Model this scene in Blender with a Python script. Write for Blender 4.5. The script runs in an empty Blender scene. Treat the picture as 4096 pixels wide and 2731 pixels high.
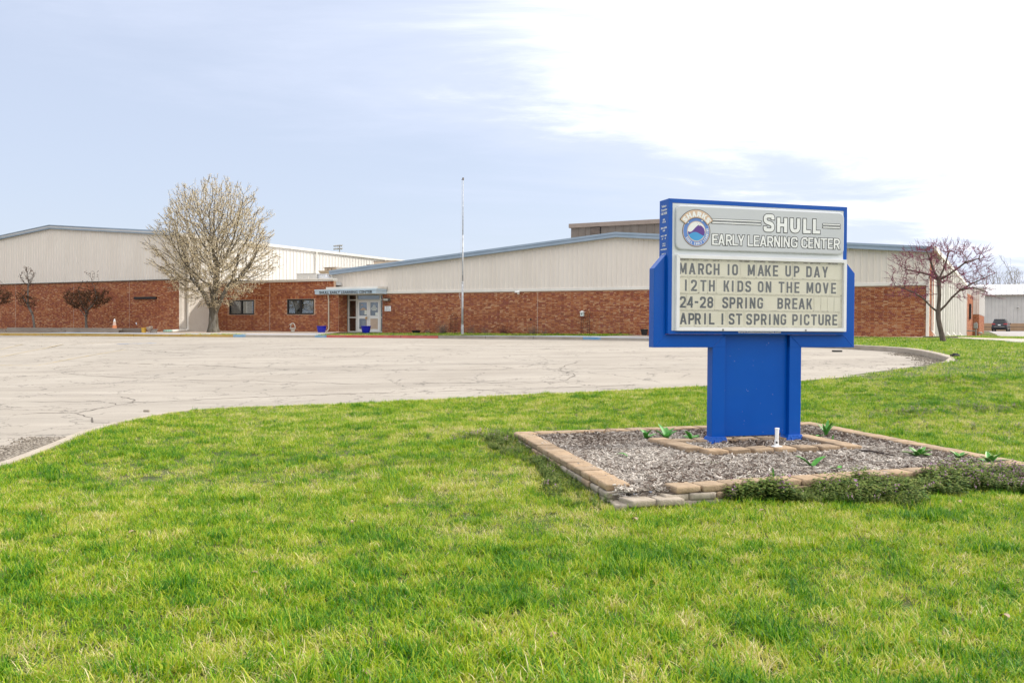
import bpy, bmesh, math, random
import numpy as np
from mathutils import Vector, Matrix, kdtree, geometry
R = math.radians
rnd = random.Random(7)
nrg = np.random.default_rng(7)
scene = bpy.context.scene
COL = scene.collection
# ------------------------------------------------------------------ camera
HC = 1.5
cam_d = bpy.data.cameras.new('camera')
cam = bpy.data.objects.new('camera', cam_d); COL.objects.link(cam)
cam_d.sensor_width = 36; cam_d.lens = 3583 / 4096 * 36
cam_d.clip_start = 0.05; cam_d.clip_end = 5000
cam.matrix_world = (Matrix.Translation((0, 0, HC)) @ Matrix.Rotation(math.pi/2 - math.atan(54.5/3583), 4, 'X')
                    @ Matrix.Rotation(R(0.347), 4, 'Z'))
scene.camera = cam
# ------------------------------------------------------------------ sky and sun
BETA = R(28)
U = Vector((math.cos(BETA), -math.sin(BETA), 0)); N = Vector((math.sin(BETA), math.cos(BETA), 0))
SUN = (U*0.95 + N*1.0 + Vector((0, 0, 0.98))).normalized()      # towards the sun
el = math.asin(SUN.z); az = math.atan2(SUN.x, SUN.y)
world = bpy.data.worlds.new('World'); scene.world = world; world.use_nodes = True
nt = world.node_tree; nt.nodes.clear()
def nn(t, typ, **kw):
    n = t.nodes.new(typ)
    for k, v in kw.items(): setattr(n, k, v)
    return n
def mth(t, op, a, b=None, c=None, clamp=False):
    n = t.nodes.new('ShaderNodeMath'); n.operation = op; n.use_clamp = clamp
    for i, v in enumerate((a, b, c)):
        if v is None: continue
        if hasattr(v, 'is_linked') or hasattr(v, 'links'): t.links.new(v, n.inputs[i])
        else: n.inputs[i].default_value = v
    return n.outputs[0]
sky = nn(nt, 'ShaderNodeTexSky', sky_type='NISHITA', sun_disc=False)
sky.sun_elevation = el; sky.sun_rotation = az; sky.air_density = 1.0; sky.dust_density = 1.2; sky.ozone_density = 1.4
tc = nn(nt, 'ShaderNodeTexCoord')
sep = nn(nt, 'ShaderNodeSeparateXYZ'); nt.links.new(tc.outputs['Generated'], sep.inputs[0])
zz = mth(nt, 'ADD', mth(nt, 'MAXIMUM', sep.outputs[2], 0.0), 0.13)
comb = nn(nt, 'ShaderNodeCombineXYZ')
nt.links.new(mth(nt, 'DIVIDE', sep.outputs[0], zz), comb.inputs[0])
nt.links.new(mth(nt, 'DIVIDE', sep.outputs[1], zz), comb.inputs[1])
mp = nn(nt, 'ShaderNodeMapping'); mp.inputs['Rotation'].default_value = (0, 0, R(-25)); mp.inputs['Scale'].default_value = (0.55, 1.1, 1)
mp.inputs['Location'].default_value = (0.6, 0.2, 0)
nt.links.new(comb.outputs[0], mp.inputs[0])
n1 = nn(nt, 'ShaderNodeTexNoise'); n1.inputs['Scale'].default_value = 1.6; n1.inputs['Detail'].default_value = 10; n1.inputs['Roughness'].default_value = 0.64
n1.inputs['Distortion'].default_value = 0.35
nt.links.new(mp.outputs[0], n1.inputs['Vector'])
n2 = nn(nt, 'ShaderNodeTexNoise'); n2.inputs['Scale'].default_value = 0.45; n2.inputs['Detail'].default_value = 5; n2.inputs['Roughness'].default_value = 0.55
nt.links.new(mp.outputs[0], n2.inputs['Vector'])
# the cloud sheet thickens towards the sun's side (east) and thins to the west
dotn = nn(nt, 'ShaderNodeVectorMath', operation='DOT_PRODUCT'); nt.links.new(tc.outputs['Generated'], dotn.inputs[0])
dotn.inputs[1].default_value = (0.45, 0.0, 1.0)
side = mth(nt, 'MULTIPLY_ADD', mth(nt, 'MINIMUM', dotn.outputs['Value'], 0.62), 4.4, -1.35)
s_ = mth(nt, 'ADD', mth(nt, 'MULTIPLY_ADD', n1.outputs['Fac'], 1.9, -0.95), mth(nt, 'MULTIPLY_ADD', n2.outputs['Fac'], 0.9, -0.45))
dens = mth(nt, 'ADD', s_, side)
mr = nn(nt, 'ShaderNodeMapRange', interpolation_type='SMOOTHSTEP'); nt.links.new(dens, mr.inputs[0])
mr.inputs[1].default_value = -0.34; mr.inputs[2].default_value = 0.52
thin = nn(nt, 'ShaderNodeMapRange', interpolation_type='SMOOTHSTEP'); nt.links.new(dens, thin.inputs[0])
thin.inputs[1].default_value = -1.1; thin.inputs[2].default_value = 0.1; thin.inputs[3].default_value = 0.66; thin.inputs[4].default_value = 1.0
mixa = nn(nt, 'ShaderNodeMix', data_type='RGBA'); nt.links.new(thin.outputs[0], mixa.inputs[0])
nt.links.new(sky.outputs[0], mixa.inputs[6]); mixa.inputs[7].default_value = (5.55, 6.1, 7.5, 1)
mixb = nn(nt, 'ShaderNodeMix', data_type='RGBA'); nt.links.new(mr.outputs[0], mixb.inputs[0])
nt.links.new(mixa.outputs[2], mixb.inputs[6]); mixb.inputs[7].default_value = (12.6, 12.5, 12.6, 1)
bg = nn(nt, 'ShaderNodeBackground'); bg.inputs[1].default_value = 0.1
nt.links.new(mixb.outputs[2], bg.inputs[0])
wo = nn(nt, 'ShaderNodeOutputWorld'); nt.links.new(bg.outputs[0], wo.inputs[0])
sd = bpy.data.lights.new('sun', 'SUN'); sd.energy = 2.5; sd.angle = R(1.5); sd.color = (1.0, 0.95, 0.87)
sun = bpy.data.objects.new('sun', sd); COL.objects.link(sun)
sun.rotation_euler = SUN.to_track_quat('Z', 'Y').to_euler(); sun.location = (0, 0, 60)
scene.view_settings.view_transform = 'Standard'; scene.view_settings.look = 'None'
scene.view_settings.gamma = 1; scene.view_settings.use_curve_mapping = False
scene.view_settings.exposure = 0.52
scene.render.engine = 'CYCLES'; scene.cycles.max_bounces = 6; scene.cycles.transparent_max_bounces = 8
scene.cycles.diffuse_bounces = 3; scene.cycles.glossy_bounces = 2; scene.cycles.transmission_bounces = 2
# ------------------------------------------------------------------ materials
MATS = {}
def mat(name, c1, c2=None, scale=3.0, rough=0.7, bump=0.0, bscale=None, metal=0.0, detail=6, lo=0.35, hi=0.65, spec=0.5, stretch=None, world_co=False, dirt=None, dscale=1.0):
    if name in MATS: return MATS[name]
    m = bpy.data.materials.new(name); m.use_nodes = True; t = m.node_tree
    b = t.nodes['Principled BSDF']; b.inputs['Roughness'].default_value = rough; b.inputs['Metallic'].default_value = metal
    b.inputs['Specular IOR Level'].default_value = spec
    if world_co:
        g = nn(t, 'ShaderNodeNewGeometry'); co = g.outputs['Position']
    else:
        tcn = nn(t, 'ShaderNodeTexCoord'); co = tcn.outputs['Object']
    if stretch:
        mpn = nn(t, 'ShaderNodeMapping'); mpn.inputs['Scale'].default_value = stretch; t.links.new(co, mpn.inputs[0]); co = mpn.outputs[0]
    if c2 is None: c2 = tuple(min(1, x*1.12+0.004) for x in c1)
    no = nn(t, 'ShaderNodeTexNoise'); no.inputs['Scale'].default_value = scale; no.inputs['Detail'].default_value = detail; no.inputs['Roughness'].default_value = 0.62
    t.links.new(co, no.inputs['Vector'])
    mrn = nn(t, 'ShaderNodeMapRange'); mrn.inputs[1].default_value = lo; mrn.inputs[2].default_value = hi; t.links.new(no.outputs['Fac'], mrn.inputs[0])
    mx = nn(t, 'ShaderNodeMix', data_type='RGBA'); t.links.new(mrn.outputs[0], mx.inputs[0])
    mx.inputs[6].default_value = (*c1, 1); mx.inputs[7].default_value = (*c2, 1)
    out = mx.outputs[2]
    if dirt:
        nd = nn(t, 'ShaderNodeTexNoise'); nd.inputs['Scale'].default_value = dscale; nd.inputs['Detail'].default_value = 8; nd.inputs['Roughness'].default_value = 0.7
        t.links.new(co, nd.inputs['Vector'])
        md = nn(t, 'ShaderNodeMapRange'); md.inputs[1].default_value = 0.5; md.inputs[2].default_value = 0.75; md.inputs[4].default_value = 0.8; t.links.new(nd.outputs['Fac'], md.inputs[0])
        mx2 = nn(t, 'ShaderNodeMix', data_type='RGBA'); t.links.new(md.outputs[0], mx2.inputs[0]); t.links.new(out, mx2.inputs[6]); mx2.inputs[7].default_value = (*dirt, 1)
        out = mx2.outputs[2]
    t.links.new(out, b.inputs['Base Color'])
    if bump:
        nb = nn(t, 'ShaderNodeTexNoise'); nb.inputs['Scale'].default_value = bscale or scale*4; nb.inputs['Detail'].default_value = 6
        t.links.new(co, nb.inputs['Vector'])
        bp = nn(t, 'ShaderNodeBump'); bp.inputs['Strength'].default_value = min(1, bump); bp.inputs['Distance'].default_value = 0.01
        t.links.new(nb.outputs['Fac'], bp.inputs['Height']); t.links.new(bp.outputs[0], b.inputs['Normal'])
    MATS[name] = m
    return m
def glass_mat(name, tint=(0.03, 0.035, 0.04), alpha=0.45):
    m = bpy.data.materials.new(name); m.use_nodes = True; t = m.node_tree; t.nodes.clear()
    g = nn(t, 'ShaderNodeBsdfGlossy'); g.inputs['Roughness'].default_value = 0.02; g.inputs['Color'].default_value = (0.85, 0.9, 0.95, 1)
    tr = nn(t, 'ShaderNodeBsdfTransparent'); tr.inputs['Color'].default_value = (0.8, 0.82, 0.83, 1)
    mx = nn(t, 'ShaderNodeMixShader'); mx.inputs[0].default_value = alpha
    o = nn(t, 'ShaderNodeOutputMaterial')
    t.links.new(tr.outputs[0], mx.inputs[1]); t.links.new(g.outputs[0], mx.inputs[2]); t.links.new(mx.outputs[0], o.inputs[0])
    MATS[name] = m; return m
def ramp_mat(name, attr, stops, rough=0.8, constant=False, inst=None, translucent=0.0, noise=0.0, bump=0.0, posnoise=None, spec=0.3):
    m = bpy.data.materials.new(name); m.use_nodes = True; t = m.node_tree; b = t.nodes['Principled BSDF']
    b.inputs['Roughness'].default_value = rough; b.inputs['Specular IOR Level'].default_value = spec
    a = nn(t, 'ShaderNodeAttribute'); a.attribute_name = attr; v = a.outputs['Fac']
    if inst:
        a2 = nn(t, 'ShaderNodeAttribute'); a2.attribute_name = inst; a2.attribute_type = 'INSTANCER'
        v = mth(t, 'ADD', v, a2.outputs['Fac'])
    if noise or posnoise:
        g = nn(t, 'ShaderNodeNewGeometry'); no = nn(t, 'ShaderNodeTexNoise'); no.inputs['Scale'].default_value = posnoise or 8; no.inputs['Detail'].default_value = 5
        t.links.new(g.outputs['Position'], no.inputs['Vector'])
        v = mth(t, 'ADD', v, mth(t, 'MULTIPLY_ADD', no.outputs['Fac'], noise*2, -noise))
    r = nn(t, 'ShaderNodeValToRGB'); t.links.new(v, r.inputs[0]); cr = r.color_ramp
    cr.interpolation = 'CONSTANT' if constant else 'LINEAR'
    cr.elements[0].position = stops[0][0]; cr.elements[0].color = (*stops[0][1], 1)
    cr.elements[1].position = stops[-1][0]; cr.elements[1].color = (*stops[-1][1], 1)
    for p, c in stops[1:-1]:
        e = cr.elements.new(p); e.color = (*c, 1)
    t.links.new(r.outputs[0], b.inputs['Base Color'])
    if bump:
        g = nn(t, 'ShaderNodeNewGeometry'); nb = nn(t, 'ShaderNodeTexNoise'); nb.inputs['Scale'].default_value = 60; t.links.new(g.outputs['Position'], nb.inputs['Vector'])
        bp = nn(t, 'ShaderNodeBump'); bp.inputs['Strength'].default_value = bump; bp.inputs['Distance'].default_value = 0.004
        t.links.new(nb.outputs['Fac'], bp.inputs['Height']); t.links.new(bp.outputs[0], b.inputs['Normal'])
    if translucent:
        tr = nn(t, 'ShaderNodeBsdfTranslucent'); t.links.new(r.outputs[0], tr.inputs[0])
        mx = nn(t, 'ShaderNodeMixShader'); mx.inputs[0].default_value = translucent
        o = t.nodes['Material Output']; t.links.new(b.outputs[0], mx.inputs[1]); t.links.new(tr.outputs[0], mx.inputs[2]); t.links.new(mx.outputs[0], o.inputs[0])
    MATS[name] = m; return m
# ------------------------------------------------------------------ mesh helpers
class MB:
    def __init__(s): s.v = []; s.f = []; s.m = []; s.t = []; s.cur = 0; s.tone = 0.0
    def face(s, *idx): s.f.append(idx); s.m.append(s.cur); s.t.append(s.tone)
    def poly(s, pts):
        b = len(s.v); s.v += [tuple(p) for p in pts]; s.face(*range(b, b+len(pts)))
    def box(s, x0, x1, y0, y1, z0, z1, skip=''):
        b = len(s.v); s.v += [(x0,y0,z0),(x1,y0,z0),(x1,y1,z0),(x0,y1,z0),(x0,y0,z1),(x1,y0,z1),(x1,y1,z1),(x0,y1,z1)]
        for k, q in (('-z',(3,2,1,0)),('+z',(4,5,6,7)),('-y',(0,1,5,4)),('+x',(1,2,6,5)),('+y',(2,3,7,6)),('-x',(3,0,4,7))):
            if k not in skip.split(','): s.face(*[b+i for i in q])
        return s
    def hexa(s, p):   # 8 points, order as box
        b = len(s.v); s.v += [tuple(q) for q in p]
        for q in ((3,2,1,0),(4,5,6,7),(0,1,5,4),(1,2,6,5),(2,3,7,6),(3,0,4,7)): s.face(*[b+i for i in q])
        return s
    def prism(s, pts, axis, d0, d1):   # 2-D outline extruded along axis ('x': pts=(y,z); 'y': pts=(x,z); 'z': pts=(x,y))
        def mk(p, d): return {'x': (d, p[0], p[1]), 'y': (p[0], d, p[1]), 'z': (p[0], p[1], d)}[axis]
        b = len(s.v); n = len(pts)
        s.v += [mk(p, d0) for p in pts] + [mk(p, d1) for p in pts]
        s.face(*range(b+n-1, b-1, -1)); s.face(*range(b+n, b+2*n))
        for i in range(n): j = (i+1) % n; s.face(b+i, b+j, b+n+j, b+n+i)
        return s
    def tube(s, pts, rad, n=8, caps=True):
        pts = [Vector(p) for p in pts]
        if not hasattr(rad, '__len__'): rad = [rad]*len(pts)
        b = len(s.v); up = Vector((0.0137, 0.021, 1)).normalized()
        prev = None
        for i, p in enumerate(pts):
            d = (pts[min(i+1, len(pts)-1)] - pts[max(i-1, 0)]).normalized()
            if prev is None:
                a = d.cross(up if abs(d.dot(up)) < 0.95 else Vector((1, 0.01, 0))).normalized()
            else:
                a = (prev - d*prev.dot(d)).normalized()
            prev = a; c = d.cross(a)
            for k in range(n):
                an = 2*math.pi*k/n; q = p + (a*math.cos(an) + c*math.sin(an))*rad[i]; s.v.append(tuple(q))
        for i in range(len(pts)-1):
            for k in range(n):
                k2 = (k+1) % n; s.face(b+i*n+k, b+i*n+k2, b+(i+1)*n+k2, b+(i+1)*n+k)
        if caps:
            s.face(*[b+k for k in range(n-1, -1, -1)]); e = b+(len(pts)-1)*n; s.face(*[e+k for k in range(n)])
        return s
    def lathe(s, prof, n=20, c=(0, 0, 0), sx=1, sy=1):
        b = len(s.v)
        for r, z in prof:
            for k in range(n):
                an = 2*math.pi*k/n; s.v.append((c[0]+sx*r*math.cos(an), c[1]+sy*r*math.sin(an), c[2]+z))
        for i in range(len(prof)-1):
            for k in range(n):
                k2 = (k+1) % n; s.face(b+i*n+k, b+i*n+k2, b+(i+1)*n+k2, b+(i+1)*n+k)
        s.face(*[b+k for k in range(n-1, -1, -1)]); e = b+(len(prof)-1)*n; s.face(*[e+k for k in range(n)])
        return s
    def mesh(s, name, mats, smooth=False, tone=False):
        me = bpy.data.meshes.new(name); me.from_pydata(s.v, [], s.f)
        if not isinstance(mats, (list, tuple)): mats = [mats]
        for m in mats: me.materials.append(m)
        if len(mats) > 1: me.polygons.foreach_set('material_index', s.m)
        if smooth: me.polygons.foreach_set('use_smooth', [True]*len(s.f))
        if tone:
            at = me.attributes.new('tone', 'FLOAT', 'FACE'); at.data.foreach_set('value', s.t)
        me.update(); return me
    def build(s, name, mats, parent=None, off=(0, 0, 0), smooth=False, bevel=0.0, tone=False, kind=None, seg=2, label=None):
        if off != (0, 0, 0): s.v = [(a-off[0], b-off[1], c-off[2]) for a, b, c in s.v]
        o = bpy.data.objects.new(name, s.mesh(name, mats, smooth, tone)); COL.objects.link(o)
        if parent: o.parent = parent
        if kind: o['kind'] = kind
        if label: o['label'] = label
        if bevel:
            md = o.modifiers.new('Bevel', 'BEVEL'); md.width = bevel; md.segments = seg; md.limit_method = 'ANGLE'; md.angle_limit = R(35)
        return o
def tag(o, label=None, cat=None, group=None, kind=None):
    if label: o['label'] = label
    if cat: o['category'] = cat
    if group: o['group'] = group
    if kind: o['kind'] = kind
    return o
def thing(name, loc, rz, label, cat, group=None):
    o = bpy.data.objects.new(name, None); COL.objects.link(o); o.location = loc; o.rotation_euler = (0, 0, rz)
    o.empty_display_size = 0.2
    return tag(o, label, cat, group)
def W(s, t, z=0.0): p = U*s + N*t; return Vector((p.x, p.y, z))
def sthing(name, s, t, z, label, cat, group=None, rz=0): return thing(name, W(s, t, z), -BETA+rz, label, cat, group)
def linkcopy(me, name, parent=None, loc=(0, 0, 0), rot=(0, 0, 0), scl=(1, 1, 1)):
    o = bpy.data.objects.new(name, me); COL.objects.link(o)
    if parent: o.parent = parent
    o.location = loc; o.rotation_euler = rot; o.scale = scl
    return o
def sm(t, a, b):
    x = np.clip((np.asarray(t, float)-a)/(b-a), 0, 1); return x*x*(3-2*x)
TZ = np.array([(-400,-.12),(6,-.12),(11,0),(14,.03),(20,.3),(26,.58),(32,.76),(38,.84),(44,.88),(60,.86),(84,.66),(95,.72),(134,1.13),(150,1.18),(700,1.5)])
def zt(t): return np.interp(t, TZ[:, 0], TZ[:, 1])
def tt(x, y): return x*N.x + y*N.y
def Zlot(x, y): t = tt(x, y); return zt(t) - .07*(1-sm(t, 16, 22))
def Zlawn(x, y): t = tt(x, y); return zt(t) + .15*sm(t, 17, 23) + .12*sm(t, 42, 48)
def inpoly(px, py, poly):
    px = np.asarray(px); py = np.asarray(py); c = np.zeros(px.shape, bool); n = len(poly); j = n-1
    for i in range(n):
        xi, yi = poly[i][:2]; xj, yj = poly[j][:2]
        if yi != yj:
            c ^= ((yi > py) != (yj > py)) & (px < (xj-xi)*(py-yi)/(yj-yi)+xi)
        j = i
    return c
def segdist(px, py, line):
    d = np.full(np.shape(px), 1e9)
    for (x0, y0), (x1, y1) in zip([p[:2] for p in line[:-1]], [p[:2] for p in line[1:]]):
        dx, dy = x1-x0, y1-y0; L = dx*dx+dy*dy
        u = np.clip(((px-x0)*dx+(py-y0)*dy)/L, 0, 1); d = np.minimum(d, np.hypot(px-x0-u*dx, py-y0-u*dy))
    return d
_perm = nrg.random((64, 64))
def vnoise(x, y, f):
    x = np.asarray(x)*f+100; y = np.asarray(y)*f+100; xi = np.floor(x).astype(int); yi = np.floor(y).astype(int); fx = x-xi; fy = y-yi
    fx = fx*fx*(3-2*fx); fy = fy*fy*(3-2*fy); g = lambda a, b: _perm[a % 64, b % 64]
    return (g(xi, yi)*(1-fx)+g(xi+1, yi)*fx)*(1-fy)+(g(xi, yi+1)*(1-fx)+g(xi+1, yi+1)*fx)*fy
def fbm(x, y, f): return vnoise(x, y, f)*.5+vnoise(x, y, f*2.1)*.3+vnoise(x, y, f*4.3)*.2
def ST(s, t): p = W(s, t); return (p.x, p.y)
# ================================================================== ground, parking lot, kerbs
NEAR = [(-7.6,1.0),(-6.6,5.2),(-6.05,8.3),(-5.95,10.34),(-6.02,11.07),(-6.12,11.82),(-6.3,13.0),(-6.29,13.92),(-6.15,15.0),(-5.75,15.95),(-5.1,16.5),(-4.02,17.0),(-2.5,17.62),(-.96,18.14),(.9,18.65),(2.41,18.98),(4.14,19.25),(6.2,19.65),
        (7.4,20.1),(8.5,20.8),(10.1,22.0),(11.2,23.2),(11.95,24.5),(12.35,26.0),(12.7,27.77),(12.85,29.3),(12.75,30.9),(12.29,33.06),(11.3,35.0)]
FAR = [ST(-14.8,43.6), ST(-15.6,44.2), ST(-18.5,45.0), ST(-19.6,45.15), ST(-23.5,44.3), ST(-27.75,43.2), ST(-31,42.3), ST(-34.3,41.3), ST(-35.0,41.1), ST(-38.9,39.5), ST(-39.6,39.2), ST(-42.5,38.2), ST(-47.2,37.2), ST(-50.7,36.4), ST(-56,35.3), ST(-70,32.5), ST(-90,29)]
LOT = NEAR + FAR + [(-75,20),(-60,-10),(-12,-14)]
RING = [(0.02,12.2),(0.93,7.78),(5.6,9.55),(4.62,13.8)]
RINGM = [(0.02,12.2),(.80,8.42),(1.12,8.30),(1.38,8.02),(1.45,7.98),(5.6,9.55),(4.62,13.8)]
WALK = [ST(-39.6,39.2), ST(-35.0,41.1), ST(-36.0,43.2), ST(-40.4,41.4)]
RAMP = [ST(-18.5,45.0), ST(-15.6,44.2), ST(-14.8,43.6), ST(-9.5,46.9), ST(-9.5,48.3), ST(-17.6,48.3)]
GRAVEL = [ST(-52.5,38.2), ST(-42.6,38.9), ST(-40.4,41.4), ST(-36.0,43.2), ST(-37.2,46.2), ST(-38.0,48.3), ST(-49.5,48.3), ST(-49.5,44.0), ST(-52.5,43.9)]
SOILBED = [ST(-52.5,38.2), ST(-52.5,43.9), ST(-80,43.9), ST(-80,34), ST(-56,36.5)]
PATH = [ST(-9,47.2), ST(-2.2,46.9), ST(-.9,46.0), ST(.3,44.6), ST(1.5,41.6), ST(2.4,38), ST(3.6,38), ST(3.0,42), ST(1.6,45.5), ST(.2,47.2), ST(-2,48.4), ST(-9,48.3)]
DRIVE = [ST(1.25,80), ST(1.0,95), ST(.6,110), ST(0,134), ST(-6,149), ST(60,149), ST(60,80)]
def cdt():
    pts = []; edges = []
    for poly in (LOT, RINGM, WALK, RAMP, GRAVEL, SOILBED, PATH, DRIVE):
        dense = []
        for i in range(len(poly)):
            a = Vector(poly[i][:2]); b = Vector(poly[(i+1) % len(poly)][:2]); k = max(1, int((b-a).length/1.2))
            for j in range(k): dense.append(a.lerp(b, j/k))
        b0 = len(pts); pts += dense; edges += [(b0+i, b0+(i+1) % len(dense)) for i in range(len(dense))]
    g = []
    for x in np.arange(-14, 16, .7):
        for y in np.arange(-4, 26, .7): g.append((x, y))
    for x in np.arange(-120, 150, 4.1):
        for y in np.arange(-40, 200, 4.1):
            if not (-14 < x < 16 and -4 < y < 26): g.append((x, y))
    for x in (-1500, -900, -400, 400, 900, 1500):
        for y in (-900, -300, 0, 300, 600, 1000, 1800): g.append((x, y))
    g += [(x, y) for x in (0,) for y in (-900, 600, 1000, 1800)]
    pts += [Vector((a+rnd.uniform(-.05, .05), b+rnd.uniform(-.05, .05))) for a, b in g]
    vo, eo, fo, *_ = geometry.delaunay_2d_cdt(pts, edges, [], 0, 1e-4)
    return np.array([(v.x, v.y) for v in vo]), fo
VV, FF = cdt()
cen = VV[np.array([list(f) for f in FF])].mean(axis=1)
inl = inpoly(cen[:, 0], cen[:, 1], LOT)
reg = np.zeros(len(FF), int); reg[inl] = 1
for k, poly in ((2, WALK), (2, RAMP), (3, GRAVEL), (4, SOILBED), (3, PATH), (5, DRIVE), (6, RINGM)):
    reg[(reg != 1) & inpoly(cen[:, 0], cen[:, 1], poly)] = k
def sheet(name, ks, zf, m, kind='structure'):
    sel = [f for f, r in zip(FF, reg) if r in ks]; used = sorted({i for f in sel for i in f}); mp_ = {i: j for j, i in enumerate(used)}
    v = VV[used]; z = zf(v[:, 0], v[:, 1])
    me = bpy.data.meshes.new(name); me.from_pydata(np.column_stack([v, z]).tolist(), [], [tuple(mp_[i] for i in f) for f in sel]); me.materials.append(m)
    me.polygons.foreach_set('use_smooth', [True]*len(sel))
    o = bpy.data.objects.new(name, me); COL.objects.link(o); o['kind'] = kind
    return o
m_soil = mat('turf_soil', (.045,.065,.012), (.11,.13,.03), 5, .95, .8, 60, world_co=True, dirt=(.13,.095,.05), dscale=1.5)
m_conc = mat('concrete', (.38,.335,.28), (.44,.39,.33), 2.0, .85, .3, 60, world_co=True, dirt=(.33,.29,.24), dscale=1.1)
m_grav = mat('pale_gravel', (.36,.29,.22), (.62,.52,.42), 12, .9, .9, 30, world_co=True, lo=.3, hi=.7)
m_bed = mat('bed_soil', (.16,.11,.07), (.24,.17,.11), 3, .95, .5, 30, world_co=True)
m_drive = mat('drive_asphalt', (.30,.28,.27), (.40,.37,.35), 1.5, .9, .2, 50, world_co=True)
m_mulch0 = mat('mulch_base', (.05,.035,.025), (.12,.085,.06), 9, .95, .9, 40, world_co=True)
# lot: pale worn asphalt with aggregate speckle, stains and hairline cracks
def lot_mat():
    m = mat('worn_asphalt', (.330,.290,.240), (.392,.350,.295), .35, .92, 0, world_co=True, lo=.3, hi=.7)
    t = m.node_tree; b = t.nodes['Principled BSDF']; src = b.inputs['Base Color'].links[0].from_socket
    g = nn(t, 'ShaderNodeNewGeometry')
    sp = nn(t, 'ShaderNodeTexNoise'); sp.inputs['Scale'].default_value = 45; sp.inputs['Detail'].default_value = 8; sp.inputs['Roughness'].default_value = .8; t.links.new(g.outputs['Position'], sp.inputs['Vector'])
    mr_ = nn(t, 'ShaderNodeMapRange'); mr_.inputs[1].default_value = .3; mr_.inputs[2].default_value = .7; mr_.inputs[3].default_value = .80; mr_.inputs[4].default_value = 1.14; t.links.new(sp.outputs['Fac'], mr_.inputs[0])
    # long streaky stains
    mpn = nn(t, 'ShaderNodeMapping'); mpn.inputs['Rotation'].default_value = (0, 0, R(28)); mpn.inputs['Scale'].default_value = (.12, .9, 1); t.links.new(g.outputs['Position'], mpn.inputs[0])
    st = nn(t, 'ShaderNodeTexNoise'); st.inputs['Scale'].default_value = 1.0; st.inputs['Detail'].default_value = 7; st.inputs['Roughness'].default_value = .7; t.links.new(mpn.outputs[0], st.inputs['Vector'])
    mr2 = nn(t, 'ShaderNodeMapRange'); mr2.inputs[1].default_value = .35; mr2.inputs[2].default_value = .62; mr2.inputs[3].default_value = .84; mr2.inputs[4].default_value = 1.04; t.links.new(st.outputs['Fac'], mr2.inputs[0])
    # warped voronoi hairlines
    wn = nn(t, 'ShaderNodeTexNoise'); wn.inputs['Scale'].default_value = .55; wn.inputs['Detail'].default_value = 6; wn.inputs['Roughness'].default_value = .65; t.links.new(g.outputs['Position'], wn.inputs['Vector'])
    vm = nn(t, 'ShaderNodeVectorMath', operation='MULTIPLY_ADD'); t.links.new(wn.outputs['Color'], vm.inputs[0]); vm.inputs[1].default_value = (2.6, 2.6, 0); t.links.new(g.outputs['Position'], vm.inputs[2])
    cur = None
    for sc, wd, gate_lo in ((.34, .013, .40), (.95, .014, .47)):
        vo = nn(t, 'ShaderNodeTexVoronoi', feature='DISTANCE_TO_EDGE', voronoi_dimensions='2D'); vo.inputs['Scale'].default_value = sc; t.links.new(vm.outputs[0], vo.inputs['Vector'])
        a = nn(t, 'ShaderNodeMapRange'); a.inputs[1].default_value = wd*sc*.6; a.inputs[2].default_value = wd*sc*2.0; a.inputs[3].default_value = 1; a.inputs[4].default_value = 0; t.links.new(vo.outputs['Distance'], a.inputs[0])
        gn = nn(t, 'ShaderNodeTexNoise'); gn.inputs['Scale'].default_value = .5*sc+.15; gn.inputs['Detail'].default_value = 3; t.links.new(g.outputs['Position'], gn.inputs['Vector'])
        gt = nn(t, 'ShaderNodeMapRange'); gt.inputs[1].default_value = gate_lo; gt.inputs[2].default_value = gate_lo+.1; t.links.new(gn.outputs['Fac'], gt.inputs[0])
        k = mth(t, 'MULTIPLY', a.outputs[0], gt.outputs[0]); cur = k if cur is None else mth(t, 'MAXIMUM', cur, k)
    crk = mth(t, 'MULTIPLY_ADD', cur, -.58, 1.0)
    tot = mth(t, 'MULTIPLY', mth(t, 'MULTIPLY', mr_.outputs[0], mr2.outputs[0]), crk)
    vm2 = nn(t, 'ShaderNodeVectorMath', operation='SCALE'); t.links.new(src, vm2.inputs[0]); t.links.new(tot, vm2.inputs['Scale'])
    t.links.new(vm2.outputs[0], b.inputs['Base Color'])
    bp = nn(t, 'ShaderNodeBump'); bp.inputs['Strength'].default_value = .35; bp.inputs['Distance'].default_value = .01; t.links.new(sp.outputs['Fac'], bp.inputs['Height']); t.links.new(bp.outputs[0], b.inputs['Normal'])
    return m
m_lot = lot_mat()
sheet('lawn', {0}, lambda x, y: Zlawn(x, y)+.03*(fbm(x, y, .6)-.5)-.014, m_soil)
lot = sheet('parking_lot', {1}, Zlot, m_lot)
sheet('concrete_walk', {2}, lambda x, y: Zlawn(x, y)-.02, m_conc)
o = sheet('gravel', {3}, lambda x, y: Zlawn(x, y)+.06*fbm(x, y, 1.5), m_grav, 'stuff'); tag(o, 'pale beige gravel bed between the curb and the brick walls', 'gravel')
sheet('planting_bed', {4}, lambda x, y: Zlawn(x, y)+.16*sm(tt(x, y), 37, 40), m_bed)
sheet('driveway', {5}, lambda x, y: Zlawn(x, y)+.02, m_drive)
sheet('mulch_bed', {6}, lambda x, y: x*0+.025+.03*(fbm(x, y, 1.2)-.5), m_mulch0)
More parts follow.
